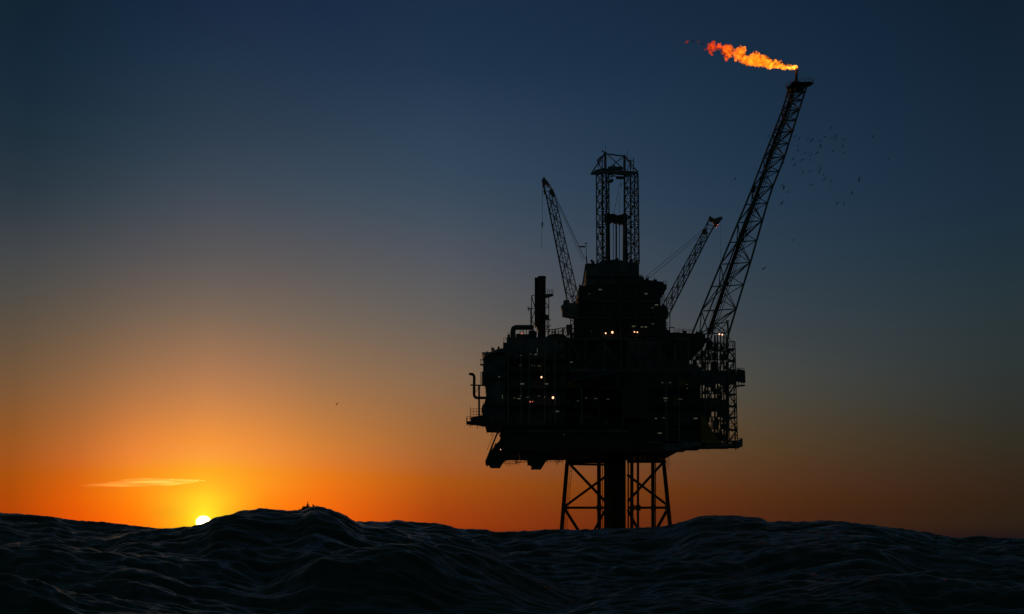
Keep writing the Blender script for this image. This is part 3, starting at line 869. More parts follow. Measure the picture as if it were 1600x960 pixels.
mb.build('inclined_chute', M['yellow'], top)
mb = MB()
pbox(mb, 1095, 1147, 693.5, 697.5, Y0 + 2, Y0 + 16)
pbox(mb, 1141, 1160.5, 693.8, 697.8, Y0 + 2.2, Y0 + 12)
mb.build('lower_platform', M['steel'], top)
mb = MB()
railing([W(1149, 694, Y0 + 2.3), W(1160.2, 694, Y0 + 2.3), W(1160.2, 694, Y0 + 2.3) + Vector((0, 8, 0))], 1.6, .55, .045, mb)
mb.build('railing', M['steel'], top); mb = MB()
railing([W(1040, 520.5, Y0 + 4.2), W(1046, 520.5, Y0 + 4.2)], 1.5, 1.4, .06, mb)
railing([W(1046, 512.8, Y0 + 4.2), W(1053.5, 512.8, Y0 + 4.2)], .2, 1.4, .09, mb)
mb.tube(W(1053.2, 521, Y0 + 4.2), W(1053.2, 513, Y0 + 4.2), .09, 5)
for r0_, r1_, h_ in (((1150, 577), (1163, 577.6), .35), ((787, 535.4), (795, 535.4), 1.35), ((796, 527), (801, 527), 1.3), ((1056, 519.6), (1082, 520.8), 1.0), ((856, 522.6), (884, 523), .8)):
    mb.build('railing', M['steel'], top)
    mb = MB()
    railing([W(*r0_, Y0 + 4.2), W(*r1_, Y0 + 4.2)], h_, 1.0, .05, mb)
mb.build('railing', M['steel'], top)

# open lattice of pipes on the right side, sky shows through
gaps = []
levels = [549, 562.5, 577, 603, 615.6, 634, 652, 671, 689, 697]
colx = [1097, 1102, 1106, 1111, 1117, 1121, 1126, 1131, 1134.5, 1137]
for x in [1080, 1087] + colx:
    mb = MB()
    ya, yb = (546, 580) if x < 1095 else (524 if x > 1105 else 545, 697)
    Dq = Y0 + rng.uniform(4, 9)
    mb.tube(W(x, ya, Dq), W(x, yb, Dq), rng.choice((.18, .24, .3)), 6)
    mb.build('column', M['steel'], top)
mb = MB()
for y in levels:
    xa = 1076 if y < 600 else 1094
    if y in (577, 603): continue
    for Dq in (Y0 + 4.5, Y0 + 9):
        a, b = W(xa, y, Dq), W(1139, y - .4, Dq)
        MB().tube(a, b, .16, 5).build('deck_edge', M['steel'], top)
for i in range(140):
    lv = rng.randrange(len(levels) - 1)
    ya, yb = levels[lv], levels[lv + 1]
    if ya == 577: continue
    xa = rng.uniform(1078 if ya < 577 else 1095, 1134)
    Dq = Y0 + rng.uniform(4, 10)
    mb = MB()
    k = rng.random()
    if k < .42:
        mb.tube(W(xa, ya, Dq), W(xa + rng.uniform(-7, 7), yb, Dq), rng.uniform(.09, .2), 5)
        mb.build('brace', M['steel'], top)
    elif k < .70:
        mb.path([W(xa, yb, Dq), W(xa, ya + (yb - ya) * .4, Dq), W(xa + rng.uniform(3, 9), ya + (yb - ya) * .4, Dq), W(xa + 9, ya, Dq)], rng.uniform(.1, .2), 6)
        mb.build('pipe', M['steel'], top)
    else:
        h = rng.uniform(.3, .75)
        pbox(mb, xa, xa + rng.uniform(3, 8), yb - (yb - ya) * h, yb, Dq, Dq + 1.5)
        mb.build('equipment_cabinet', M['wall'], top)
mb = MB()
for ya, yb in ((549, 562.5), (562.5, 577), (603, 615.6), (615.6, 634), (652, 671), (671, 689)):
    xa = 1078 if ya < 600 else 1096
    railing([W(xa, yb, Y0 + 4.3), W(1137, yb, Y0 + 4.3)], 1.1, 1.5, .04).build('railing', M['steel'], top)
# packed machinery between the decks at the foot of the flare boom
for x0, x1, ya, yb, d_ in ((1107, 1114, 533, 546, 5), (1117, 1123, 536, 549, 7), (1125, 1131, 541, 549, 6), (1096, 1103, 549, 556, 6), (1106, 1110, 552, 562, 8), (1128, 1136, 553, 562, 5), (1113, 1121, 565, 577, 6), (1098, 1104, 566, 577, 7),
                           (1083, 1089, 562, 577, 6), (1131, 1137, 604, 613, 6), (1111, 1118, 604, 612, 7), (1122, 1128, 617, 627, 6), (1130, 1137, 624, 634, 8), (1128, 1134, 640, 652, 7), (1101, 1108, 640, 651, 6), (1118, 1124, 655, 664, 8),
                           (1128, 1137, 662, 671, 6), (1124, 1129, 673, 683, 7), (1132, 1137, 680, 689, 6), (1102, 1109, 652, 660, 7)):
    mb = MB()
    pbox(mb, x0, x1, ya, yb, Y0 + d_, Y0 + d_ + 1.6)
    mb.tube(W(x0 + 1, ya, Y0 + d_ + .8), W(x0 + 1.6, ya - 4, Y0 + d_ + .8), .1, 6)
    mb.build('machinery_skid', M['dark'], top)
mb = MB()
p, q = W(1106, 633, Y0 + 7), W(1124, 633, Y0 + 7)
mb.tube(p, q, 2.0, 14); mb.ball(p, 2.0, 12, 8, (.6, 1, 1)); mb.ball(q, 2.0, 12, 8, (.6, 1, 1))
mb.build('storage_tank', M['wall'], top, True)

# facade structure on the dark front: floor slabs, columns, big roof truss
mb = MB()
for (x0, x1, y) in ((792, 884, 560), (792, 884, 581), (792, 884, 606), (760, 884, 632), (884, 980, 606), (884, 980, 634), (980, 1094, 606), (980, 1094, 634), (980, 1094, 662), (788, 1094, 664), (760, 790, 590)):
    pbox(mb, x0, x1, y, y + 2.2, Y0 + 1.2, Y0 + 9)
mb.build('floor_slab', M['dark'], top)
for x in (793, 813, 826, 850, 866, 882, 908, 936, 972, 1000, 1020, 1040, 1060, 1078, 1093):
    mb = MB()
    pbox(mb, x, x + 2.2, 606 if 884 < x < 975 else (532 if x < 884 else 580), 690 if x > 975 else 664, Y0 + .6, Y0 + 1.5)
    mb.build('column', M['dark' if rng.random() < .6 else 'steel'], top)
mb = MB()
pbox(mb, 884, 1080, 528, 532, Y0 - 1.2, Y0 + .2)
pbox(mb, 890, 1080, 576, 581, Y0 - 1.2, Y0 + .2)
for x in (971, 1000, 1030, 1055, 945, 915, 890, 1076):
    pbox(mb, x - 1.3, x + 1.3, 532, 576, Y0 - 1, Y0)
for a, b in (((942, 535), (968, 574)), ((997, 535), (978, 574)), ((1048, 535), (1034, 574)), ((1058, 535), (1073, 574)), ((918, 574), (940, 535)), ((893, 535), (912, 574))):
    mb.tube(W(*a, Y0 - .5), W(*b, Y0 - .5), .28, 6)
mb.build('deck_truss', M['green'], top)
mb = MB()
pbox(mb, 975, 1015, 584, 655, Y0 + 0, Y0 + 6)
mb.build('equipment_room', M['dark'], top)
mb = MB()
pprism(mb, [(896, 590), (940, 584), (975, 577), (975, 580), (940, 588), (896, 595)], Y0 - 2, Y0 + 1)
mb.build('pipe_bridge', M['blue'], top)
mb = MB()
pbox(mb, 800, 980, 672, 676, Y0 + 2.0, Y0 + 3)
pbox(mb, 985, 1060, 668, 671, Y0 + 2.0, Y0 + 3)
pbox(mb, 1008, 1062, 690, 693, Y0 + 2.0, Y0 + 3)
mb.build('cable_tray', M['green'], top)
for i in range(48):
    x = rng.uniform(762, 1088)
    y = rng.choice([560, 581, 606, 632, 664] if x < 884 else [606, 634, 664])
    if 970 < x < 1018: continue
    mb = MB()
    Dq = Y0 + rng.uniform(1.6, 4)
    if i % 3 == 0:
        rr = rng.uniform(.5, 1.3)
        base_ = W(x, y, Dq)
        mb.tube(base_, base_ + Vector((0, 0, rng.uniform(1.2, 2.8))), rr, 12)
        mb.build('tank', M[rng.choice(['wall', 'yellow', 'green'])], top, True)
    elif i % 3 == 1:
        pbox(mb, x, x + rng.uniform(5, 14), y - rng.uniform(7, 15), y, Dq, Dq + 2)
        mb.build('equipment_cabinet', M[rng.choice(['wall', 'yellow', 'green', 'blue'])], top)
    else:
        h = rng.uniform(8, 17)
        mb.path([W(x, y, Dq), W(x, y - h, Dq), W(x + rng.uniform(8, 26), y - h, Dq), W(x + 26, y - h + rng.uniform(-6, 6), Dq)], rng.uniform(.12, .3), 8)
        mb.build('pipe', M[rng.choice(['wall', 'green', 'stack'])], top, True)

# arched duct and clutter on the left roof
mb = MB()
pp = [W(x, y, Y0 + 9) for x, y in ((801.5, 528), (801.5, 518), (802.5, 513.8), (805.5, 512), (810, 511.8), (834, 512))]
mb.path(pp, .74, 12)
pbox(mb, 797.5, 801, 520, 530, Y0 + 8, Y0 + 12)
mb.build('arched_duct', M['green'], top, True)
mb = MB()
pprism(mb, [(806, 527), (806, 522), (812, 521.5), (814, 522.2), (826, 522.5), (826, 517), (834, 516), (838, 519), (838, 527)], Y0 + 8.5, Y0 + 14)
for x in (812, 817, 822, 829, 838):
    mb.tube(W(x, 527, Y0 + 9), W(x + 1, 514, Y0 + 9), .09, 5)
mb.build('roof_plant', M['dark'], top)
mb = MB()
pprism(mb, [(850, 529), (854, 526), (858, 522.8), (870, 521.5), (881, 522.4), (886, 527), (893, 531), (893, 536), (850, 536)], Y0 + 7, Y0 + 20)
mb.build('vent_housing', M['dark'], top)
mb = MB()
for a, b in (((854, 515.5), (866, 515)), ((866, 515), (876, 512.8)), ((876, 512.8), (886, 512.5)), ((852, 518.5), (858, 518)), ((863, 516), (863, 523)), ((868, 515), (867, 523)), ((872, 514), (873, 523)), ((879, 513), (879, 523)), ((857, 516), (857, 524)), ((864, 518), (867, 522)), ((875, 519), (879, 515)),
              ((886, 512), (886, 534)), ((889.5, 512), (888, 532)), ((892.5, 510), (894.5, 531)), ((884, 524), (895, 523)), ((884, 529), (890, 519)), ((852, 519), (852, 528)), ((843, 520), (846, 528)), ((855, 523), (860, 515)), ((882, 513), (880, 523))):
    mb.tube(W(*a, Y0 + 8), W(*b, Y0 + 8), .13, 5)
for x in (867.5, 879.5):
    mb.tube(W(x, 514, Y0 + 8), W(x, 524, Y0 + 8), .28, 6)
mb.build('roof_walkway', M['steel'], top)

# small plant, vents and posts along the roof edges
for x, y, w_, h_, D_ in ((795, 527, 4, 4, 8), (846, 527, 3, 5, 9), (893, 528, 5, 8, 7), (899, 512, 5, 9, 8), (903, 496, 4, 8, 8), (1044, 519.5, 5, 3, 8), (1070, 520, 6, 2.6, 8), (1090, 521, 5, 2.4, 8), (1097, 522, 3, 4.5, 8),
                         (927, 411.6, 4, 3.4, 12), (951, 406, 4, 2.6, 12), (964, 405.6, 5, 2.2, 12), (986, 410, 5, 3, 12), (995, 411, 3, 4, 12), (1011, 437, 4, 2.2, 9), (1024, 439, 5, 2.4, 9), (758, 559, 3, 3, 3), (770, 546, 5, 2.2, 3), (779, 544.6, 3, 3, 3), (907, 448.6, 4, 3, 8), (1013, 436.8, 1.2, 5, 9)):
    mb = MB()
    pbox(mb, x - w_ / 2, x + w_ / 2, y - h_, y + 1, Y0 + D_, Y0 + D_ + 2)
    if w_ > 3.5:
        mb.tube(W(x - w_ * .3, y - h_, Y0 + D_ + 1), W(x - w_ * .3, y - h_ - 2.5, Y0 + D_ + 1), .1, 6)
    mb.build('roof_vent', M['dark'], top)

# drill floor block
mb = MB()
pprism(mb, [(904, 450.5), (905.5, 448.8), (917, 446), (1007, 440), (1007, 448), (1032.5, 452), (1032.5, 500), (1037, 504), (1040, 512), (1040, 532), (896, 532), (898, 512), (901, 500), (904, 494)], Y0 + 6, Y0 + 34)
mb.build('drilling_module', M['dark'], top)
mb = MB()
pprism(mb, [(916.6, 448), (916.6, 413), (918, 410.5), (920, 411.6), (925, 412.6), (931, 412), (935, 410.8), (940, 407.4), (947, 406.6), (960, 405.8), (972, 407), (974, 409.5), (990, 410.3), (998.6, 411.5), (998.6, 432), (1003, 431.5), (1006.5, 434), (1006.5, 445)], Y0 + 10, Y0 + 30)
mb.build('drill_floor_windwall', M['green'], top)
mb = MB()
pprism(mb, [(1004, 436.6), (1018, 438.3), (1036.3, 440.6), (1037, 444), (1041.5, 444.5), (1042, 451), (1038, 451.5), (1036, 456.5), (1004, 456.5)], Y0 + 8, Y0 + 26)
mb.build('mud_module_roof', M['dark'], top)
mb = MB()
railing([W(1037, 446, Y0 + 8), W(1041.8, 446, Y0 + 8)], 1.3, .6, .05, mb)
mb.build('railing', M['steel'], top); mb = MB()
railing([W(999, 432.5, Y0 + 10), W(1004, 432.5, Y0 + 10)], .5, .6, .06, mb)
mb.build('railing', M['steel'], top)
for x in (1034.5, 1037.2):
    mb = MB()
    mb.tube(W(x, 455, Y0 + 8), W(x + (0.8 if x > 1036 else 0), 486, Y0 + 8), .14, 5)
    mb.build('column', M['steel'], top)
mb = MB()
mb.tube(W(915.6, 412, Y0 + 8), W(910, 448, Y0 + 8), .24, 6)
mb.tube(W(916.4, 414, Y0 + 8), W(916.6, 448, Y0 + 8), .2, 6)
mb.build('back_stay_strut', M['steel'], top)
mb = MB()
pbox(mb, 904, 1030, 470, 472, Y0 + 5.2, Y0 + 6.4); pbox(mb, 900, 1036, 496, 498.4, Y0 + 5.2, Y0 + 6.4); pbox(mb, 917, 998, 430, 432, Y0 + 9.2, Y0 + 10.4)
for x in (917, 942, 968, 993, 1012):
    pbox(mb, x, x + 1.8, 452, 528, Y0 + 5.4, Y0 + 6.2)
mb.build('wall_frame', M['green'], top)
mb = MB()
for i in range(60):
    x = 1033 + rng.uniform(0, 8) ; y = rng.uniform(484, 522)
    mb.tube(W(x, y, Y0 + 9), W(x + rng.uniform(-5, 5), y + rng.uniform(3, 9), Y0 + 9), rng.uniform(.07, .16), 5)
mb.build('pipe_cluster', M['stack'], top)

# dim tube lights, fixed to the decks
dim = [(937.7, 452.5, 1, 4.4), (921, 459.5, 0, 2.4), (829, 553.5, 0, 3), (837, 554, 1, 4), (814, 555.5, 0, 3), (813, 571, 0, 3), (831, 571, 0, 1.6), (835, 572, 0, 2), (842, 572, 0, 5), (892, 566, 1, 5.5), (780, 589, 1, 2),
       (816, 600, 1, 6), (854, 600, 1, 5), (804, 622, 0, 4), (813.5, 618.5, 0, 3), (811, 623, 1, 4.5), (824, 621, 0, 4), (842, 619, 0, 4), (851, 621, 1, 1.4), (871, 643, 1, 5), (916, 622, 1, 1.4), (931, 623, 0, 5), (903, 627, 0, 3), (950, 624, 0, 4),
       (1035, 598, 0, 4), (1047, 598, 0, 4), (1040, 622.5, 1, 6), (1040, 626.5, 0, 4), (1063, 624, 0, 6), (1025, 654, 1, 3), (1037, 653, 0, 4), (1031, 677, 1, 6), (881, 679, 0, 2), (1009.5, 459, 1, 4), (1026, 476.5, 1, 5),
       (1019.5, 481, 0, 3), (1020, 506, 0, 4), (990, 510, 1, 5), (1003, 511, 1, 3), (1009, 511, 1, 4), (1087, 654, 1, 6), (880.5, 517, 0, 1.2), (924, 518, 0, 1.2), (1073, 601, 0, 2), (1074, 607, 0, 2), (839.5, 548, 1, .8), (785, 620, 1, .8)]
for x, y, b_, wd in dim:
    Dq = Y0 + .3 if y > 525 else Y0 + 4.6
    hgt = 1.3 if wd > 1 else 6
    mb = MB()
    pbox(mb, x - wd / 2, x + wd / 2, y - hgt / 2, y + hgt / 2, Dq, Dq + .5)
    mb.build('deck_light', M['tube2'] if b_ else M['tube'], top)

# ------------------------------------------------------------------ stair tower on the right corner
st = thing('stair_tower', 'open lattice stair tower with many landings at the platform right end', 'stair tower', (W(1145, 697, Y0).x, Y0 + 4, W(1145, 695, Y0).z))
DS = Y0 + 1.5
pL0, pL1 = W(1137.5, 535, DS), W(1139.5, 695, DS)
pR0, pR1 = W(1148.2, 534.5, DS), W(1152.6, 702, DS)
for a, b in ((pL0, pL1), (pR0, pR1), (pL0 + Vector((0, 4, 0)), pL1 + Vector((0, 4, 0))), (pR0 + Vector((0, 4, 0)), pR1 + Vector((0, 4, 0)))):
    MB().tube(a, b, .17, 6).build('post', M['steel'], st)
lv = [545, 562.5, 579, 598, 615.6, 634, 652, 671, 689]
for i, y in enumerate(lv):
    t = (y - 535) / 165
    xl, xr = 1137.5 + 2 * t, 1148.2 + 4.2 * t
    mb = MB()
    pbox(mb, xl, xr, y - .7, y + 1.3, DS, DS + 4)
    mb.build('landing', M['steel'], st)
    if i:
        yp = lv[i - 1]
        mb = MB()
        a, b = (xl, xr) if i % 2 else (xr, xl)
        mb.tube(W(a, yp + 1, DS + 2), W(b, y, DS + 2), .2, 5)
        mb.build('stair_flight', M['steel'], st)
        mb = MB()
        mb.tube(W(xl, yp, DS), W(xr, (y + yp) / 2, DS), .09, 5).tube(W(xr, (y + yp) / 2, DS), W(xl, y, DS), .09, 5)
        mb.build('cross_brace', M['steel'], st)
    mb = railing([W(xl, y - .5, DS), W(xr, y - .5, DS)], 1.5, .75, .05)
    mb.build('railing', M['steel'], st)
mb = MB()
mb.tube(pR0, W(1143, 533.8, DS), .2, 5).tube(W(1143, 533.8, DS), pL0, .14, 5)
mb.build('head_beam', M['steel'], st)

# container that juts out past the stair tower
ct = thing('cargo_container', 'green steel container jutting out beyond the stair tower on its own bracket', 'container', (W(1157, 598, Y0).x, Y0 + 3, W(1157, 598, Y0).z))
mb = MB()
pprism(mb, [(1152.6, 576.6), (1164.2, 578.8), (1164.9, 597.8), (1152.6, 595.2)], Y0 - .5, Y0 + 2.2)
mb.build('body', M['blue'], ct)
mb = MB()
for k in range(9):
    x = 1153.6 + k * 1.25
    mb.tube(W(x, 578.8, Y0 - .55), W(x, 595.6, Y0 - .55), .07, 4)
mb.build('corrugation', M['blue'], ct)
mb = MB()
pprism(mb, [(1150, 602.4), (1157, 601.4), (1164.6, 601.2), (1164.6, 602.6), (1158, 603.2), (1150, 604.4)], Y0 - .5, Y0 + 2)
mb.tube(W(1154, 602.5, Y0), W(1153.4, 595, Y0), .1, 5)
mb.tube(W(1161, 602, Y0), W(1157, 596.5, Y0), .08, 5)
mb.build('bracket', M['steel'], ct)

# ------------------------------------------------------------------ exhaust stack
DX = Y0 + 12
ex = thing('exhaust_stack', 'twin dark exhaust chimneys with a side gallery on the left roof', 'chimney', (W(844, 527, DX).x, DX, W(844, 527, DX).z))
a, b = W(846.4, 530, DX), W(846.6, 432.3, DX)
mb = MB().tube(a, b, 1.15, 20)
mb.tube(b - Vector((0, 0, .5)), b, 1.22, 20)
mb.build('chimney', M['stack'], ex, True)
a, b = W(838.3, 512, DX + 1), W(838.3, 434.2, DX + 1)
MB().tube(a, b, .56, 14).build('chimney', M['stack'], ex, True)
mb = MB()
pprism(mb, [(836, 505), (852.6, 505), (852.6, 512), (849.8, 519), (844, 524), (842, 519), (838, 511), (836, 508)], DX - 1.4, DX + 1.4)
mb.build('base_transition', M['stack'], ex)
mb = MB()
pprism(mb, [(852, 459.6), (864.5, 459), (864.6, 460.6), (856, 463.3), (852, 464)], DX - 1.5, DX + 1.5)
mb.build('gallery', M['steel'], ex)
railing([W(852.5, 459.5, DX - 1.5), W(864.3, 459.5, DX - 1.5), W(864.3, 459.5, DX - 1.5) + Vector((0, 3, 0))], 1.25, .5, .05).build('railing', M['steel'], ex)
mb = MB()
for a, b in (((830.6, 462), (830.6, 511)), ((835, 461.8), (830.6, 462)), ((830.6, 463), (835.6, 480)), ((830.6, 482), (835.6, 482)), ((835.6, 486), (830.8, 500)), ((830.6, 500), (836, 509)), ((829.2, 482), (829.2, 511)),
              ((857.5, 463), (857.5, 520)), ((852.5, 473), (857.5, 480)), ((852.5, 481), (857.5, 481)), ((852.5, 500), (861, 500)), ((854.8, 500), (854.8, 515)), ((852, 510), (861, 509)), ((853, 515), (858, 510)), ((852, 491), (857, 496))):
    mb.tube(W(*a, DX - .5), W(*b, DX - .5), .13, 5)
pbox(mb, 852.5, 858, 492, 500, DX - .5, DX + .5)
mb.build('access_frame', M['steel'], ex)
mb = MB()
mb.tube(W(829, 482, DX - .5), W(825.5, 482.5, DX - .5), .14, 5).tube(W(825.5, 483, DX - .5), W(825, 479.6, DX - .5), .16, 5).tube(W(828.5, 482, DX - .5), W(828.5, 479, DX - .5), .08, 5)
pbox(mb, 825.2, 827.5, 481.6, 485, DX - .8, DX - .2)
mb.build('lamp_bracket', M['steel'], ex)

# ------------------------------------------------------------------ derrick
DD = Y0 + 18
dk = thing('drilling_derrick', 'tall twin-leg drilling derrick with crossed crown frame above the drill floor', 'derrick', (W(965, 410, DD).x, DD, W(965, 410, DD).z))


def prof(xs_top, xs_bot, ys, Ds):
    rings = []
    for y in ys:
        t = (y - ys[0]) / (ys[-1] - ys[0])
        rings.append([W(a + (b - a) * t, y, d) for a, b, d in zip(xs_top, xs_bot, Ds)])
    return rings


ysd = [271, 291, 311, 331, 351, 371, 391, 412]
lattice(dk, prof((931.8, 947.0, 951.2, 941.2), (932.6, 948.5, 952.8, 941.8), ysd, (DD, DD, DD + 4, DD + 4)), (.21, .28, .19, .32), .115, M['steel'], cname='tower_chord', bname='tower_bracing')
lattice(dk, prof((975.8, 991.4, 996.8, 985.2), (975.8, 991.8, 998.6, 986.0), ysd, (DD, DD, DD + 4, DD + 4)), (.33, .19, .24, .26), .115, M['steel'], cname='tower_chord', bname='tower_bracing', diag_alt=1)
mb = MB()
pprism(mb, [(923.4, 272.2), (930, 266), (941, 262.6), (973, 266.3), (990, 267.6), (997, 268.6), (997, 271.2), (988, 271.8), (986, 275), (978, 275), (976, 273.2), (944, 270.5), (938, 272.4)], DD - 1, DD + .2)
mb.build('crown_platform', M['steel'], dk)
mb = MB()
P = lambda x, y, d=0: W(x, y, DD + d)
for a, b, r_ in (((945.8, 238), (945.8, 265), .42), ((975.8, 242.5), (975.8, 266), .42), ((945.8, 240.4), (976, 244.6), .22), ((950, 243), (974, 264), .15), ((973, 246), (950, 264), .15),
                 ((945, 239.5), (923.4, 272), .2), ((944.6, 242), (933.8, 250), .26), ((933.8, 250), (935.5, 257), .3), ((942, 244), (940.5, 264), .17), ((936, 258), (943, 266), .15), ((934, 262), (940, 250), .13),
                 ((978, 245), (994.5, 267), .16), ((985.2, 250), (985.2, 266), .22), ((990, 246.8), (990, 268), .14), ((990.4, 262), (997, 269), .22), ((979, 252), (990, 252), .14), ((980, 266), (986, 252), .13), ((978, 247), (990, 266), .12)):
    mb.tube(P(*a, -.6), P(*b, -.6), r_, 6)
mb.tube(P(945.8, 240), P(940.5, 235.5), .22, 6).tube(P(940.5, 235.5), P(941.5, 237.2), .14, 6)
pbox(mb, 950, 973, 260.5, 265, DD + .3, DD + 1)
pprism(mb, [(957, 261), (959.5, 257), (962, 261)], DD + 1, DD + 3)
mb.build('crown_frame', M['steel'], dk)
mb = MB()
mb.tube(P(945.6, 239), P(946, 226), .05, 4).tube(P(980.4, 250), P(980.4, 234), .05, 4).tube(P(985, 250), P(984.2, 244), .05, 4)
mb.build('aerial', M['steel'], dk)
mb = MB()
mb.tube(P(952, 273), P(976, 279), .16, 5).tube(P(953, 277), P(959, 275), .2, 5)
pprism(mb, [(951, 281), (956, 279.5), (958.8, 280.2), (958.5, 282.4), (955, 284), (951, 284)], DD, DD + 2)
pbox(mb, 963, 975, 275.6, 278.6, DD + 1, DD + 2.5)
mb.build('monkey_board', M['steel'], dk)
mb = MB()
pprism(mb, [(944, 336), (948, 334), (951, 331), (953, 334.5), (959, 334), (964, 336.5), (972, 335.2), (975, 333), (979, 333.4), (979, 352), (973.5, 352.5), (971, 350), (968, 352.8), (965, 349), (960, 349.6), (957, 347), (953, 350), (946, 351)], DD + .5, DD + 1.5)
mb.build('travelling_block', M['dark'], dk)
for x0, x1, ya, yb in ((946.6, 953.4, 334, 410), (973.2, 981.4, 335, 410)):
    mb = MB()
    pprism(mb, [(x0 + .6, ya), (x1 - 1.4, ya), (x1 - 1.2, 370), (x1, yb), (x0, yb)], DD + 1, DD + 2.5)
    mb.build('guide_rail', M['dark'], dk)
for x, r_ in ((958.3, .10), (962.9, .24), (967.8, .11)):
    mb = MB().tube(P(x, 348), P(x, 410), r_, 8)
    mb.build('drill_string', M['steel'], dk)
mb = MB()
mb.tube(P(971.5, 286), P(970, 293), .1, 5).tube(P(970.8, 276), P(959, 334), .045, 4).tube(P(968, 300), P(968, 334), .03, 4)
mb.build('hoisting_line', M['rope'], dk)
for side, xs in ((0, (934, 949)), (1, (978, 991))):
    for i in range(16):
        x = rng.uniform(*xs)
        y = 284 + i * 8 + rng.uniform(-2, 2)
        w_, h_ = rng.uniform(2, 6), rng.uniform(1.6, 5)
        mb = MB()
        pprism(mb, [(x - w_ / 2, y), (x, y - h_ / 2), (x + w_ / 2, y - h_ * .2), (x + w_ * .3, y + h_ / 2), (x - w_ * .3, y + h_ * .4)], DD + 1, DD + 2)
        mb.build('cable_bracket' if i % 2 else 'work_platform', M['dark'], dk)

# mast with radar bar and windsock beside the drill floor
ms = thing('signal_mast', 'slim mast with short horizontal bar and tee top left of the derrick', 'mast', W(916.5, 410, Y0 + 9))
mb = MB()
mb.tube(W(916.8, 411, Y0 + 9), W(916.2, 400, Y0 + 9), .2, 6).tube(W(916.2, 402, Y0 + 9), W(915.8, 379.5, Y0 + 9), .08, 5)
mb.build('pole', M['steel'], ms)
MB().tube(W(905.2, 385.6, Y0 + 9), W(914.6, 385.8, Y0 + 9), .22, 8).build('windsock', M['cloth'], ms, True)
mb = MB()
mb.tube(W(913.4, 380.6, Y0 + 9), W(918, 380.6, Y0 + 9), .12, 6).tube(W(914, 385.6, Y0 + 9), W(916, 385.6, Y0 + 9), .05, 4)
mb.build('tee_head', M['steel'], ms)
dm = MB().ball(W(924, 407.5, Y0 + 9), .34, 10, 8)
dm.tube(W(924, 412.5, Y0 + 9), W(924, 406, Y0 + 9), .12, 6)
dm = dm.build('satellite_dome', M['wall'], None, True)
tag(dm, 'little round dome on a stub beside the slim mast', 'dome')


# ------------------------------------------------------------------ cranes
def boom_rings(A, B, C_, D_, D, n, dep):
    """A,B lower left/right pixels; C_,D_ upper left/right pixels"""
    rings = []
    for i in range(n + 1):
        t = i / n
        l = (A[0] + (C_[0] - A[0]) * t, A[1] + (C_[1] - A[1]) * t)
        r_ = (B[0] + (D_[0] - B[0]) * t, B[1] + (D_[1] - B[1]) * t)
        dd = dep * (1 - .35 * t)
        mx_ = (l[0] + (r_[0] - l[0]) * .38, l[1] + (r_[1] - l[1]) * .38)
        mx2 = (l[0] + (r_[0] - l[0]) * .62, l[1] + (r_[1] - l[1]) * .62)
        rings.append([W(*l, D), W(*mx2, D - dd * .6), W(*r_, D), W(*mx_, D + dd * .6)])
    return rings


DC = Y0 + 8
cl = thing('pedestal_crane', 'lattice crane left of the derrick, boom raised to the left with hook hanging', 'crane', W(897, 528, DC))
lattice(cl, boom_rings((886, 468), (903, 461), (853.5, 306), (865.8, 302), DC, 13, 2.6), (.24, .12, .16, .13), .09, M['crane'], cname='boom_chord', bname='boom_bracing', pattern='z')
mb = MB()
for a, b, r_ in (((853.5, 306), (849, 287), .24), ((865.8, 302), (855, 284), .2), ((862, 300), (853, 287), .14), ((854, 300), (862, 297), .12), ((852, 293), (858, 291), .12)):
    mb.tube(W(*a, DC), W(*b, DC), r_, 6)
pprism(mb, [(846.6, 281), (848.5, 278.5), (850, 275.6), (851.4, 278.4), (854.5, 282.5), (858.5, 287.5), (855, 290), (852.5, 288), (850.5, 290.5), (849.6, 295), (848.2, 292), (847, 285)], DC - .6, DC + .6)
pprism(mb, [(858, 298), (861, 296), (864, 295.8), (865.4, 300), (865, 305.5), (862, 306.5), (860.5, 301.5), (857.5, 302)], DC - .7, DC + .7)
pprism(mb, [(849, 297), (850.5, 296), (852, 300), (851.6, 304.5), (850, 303)], DC - .5, DC + .5)
mb.build('boom_head', M['crane'], cl)
mb = MB()
pprism(mb, [(876.3, 478.6), (880.4, 475), (880.6, 470), (884, 468.4), (889.6, 469), (890, 473.5), (905, 474), (905, 498), (892, 496), (878.8, 493.4), (878.6, 487)], DC - 1.6, DC + 1.6)
mb.build('cab', M['crane'], cl)
mb = MB()
pprism(mb, [(877.2, 480), (880.4, 478), (881.2, 486), (879.2, 486.6)], DC - 1.66, DC - 1.6)
mb.build('cab_window', mat('cab_glass', (.12, .2, .2), rough=.1), cl)
mb = MB()
for i in range(26):
    x, y = rng.uniform(894, 905), rng.uniform(462, 486)
    mb.tube(W(x, y, DC - 1), W(x + rng.uniform(-5, 4), y + rng.uniform(3, 8), DC - 1), rng.uniform(.07, .15), 5)
mb.build('slewing_gear', M['crane'], cl)
mb = MB()
for a, b in (((891.6, 495), (891.6, 526)), ((902.5, 496), (902.5, 526)), ((892, 500), (902, 508)), ((902, 500), (892, 509)), ((892, 511), (902, 519)), ((897, 496), (897, 526)), ((893, 498), (899, 498)), ((899, 503), (903, 512)), ((892, 519), (902, 527))):
    mb.tube(W(*a, DC), W(*b, DC), .15, 6)
pprism(mb, [(884.8, 507.6), (894.5, 507), (894.5, 520.8), (886, 521), (884.8, 518)], DC - 1, DC + 1)
pprism(mb, [(896, 498), (905, 498), (905, 530), (900, 530), (899, 510)], DC + .5, DC + 2)
mb.build('pedestal', M['crane'], cl)
mb = MB()
for a, b in (((864, 301), (912.8, 404)), ((866.5, 303), (914.5, 405.5)), ((865, 305), (911, 409))):
    mb.tube(W(*a, DC), W(*b, DC + 1), .05, 4)
mb.build('luffing_rope', M['rope'], cl)
mb = MB()
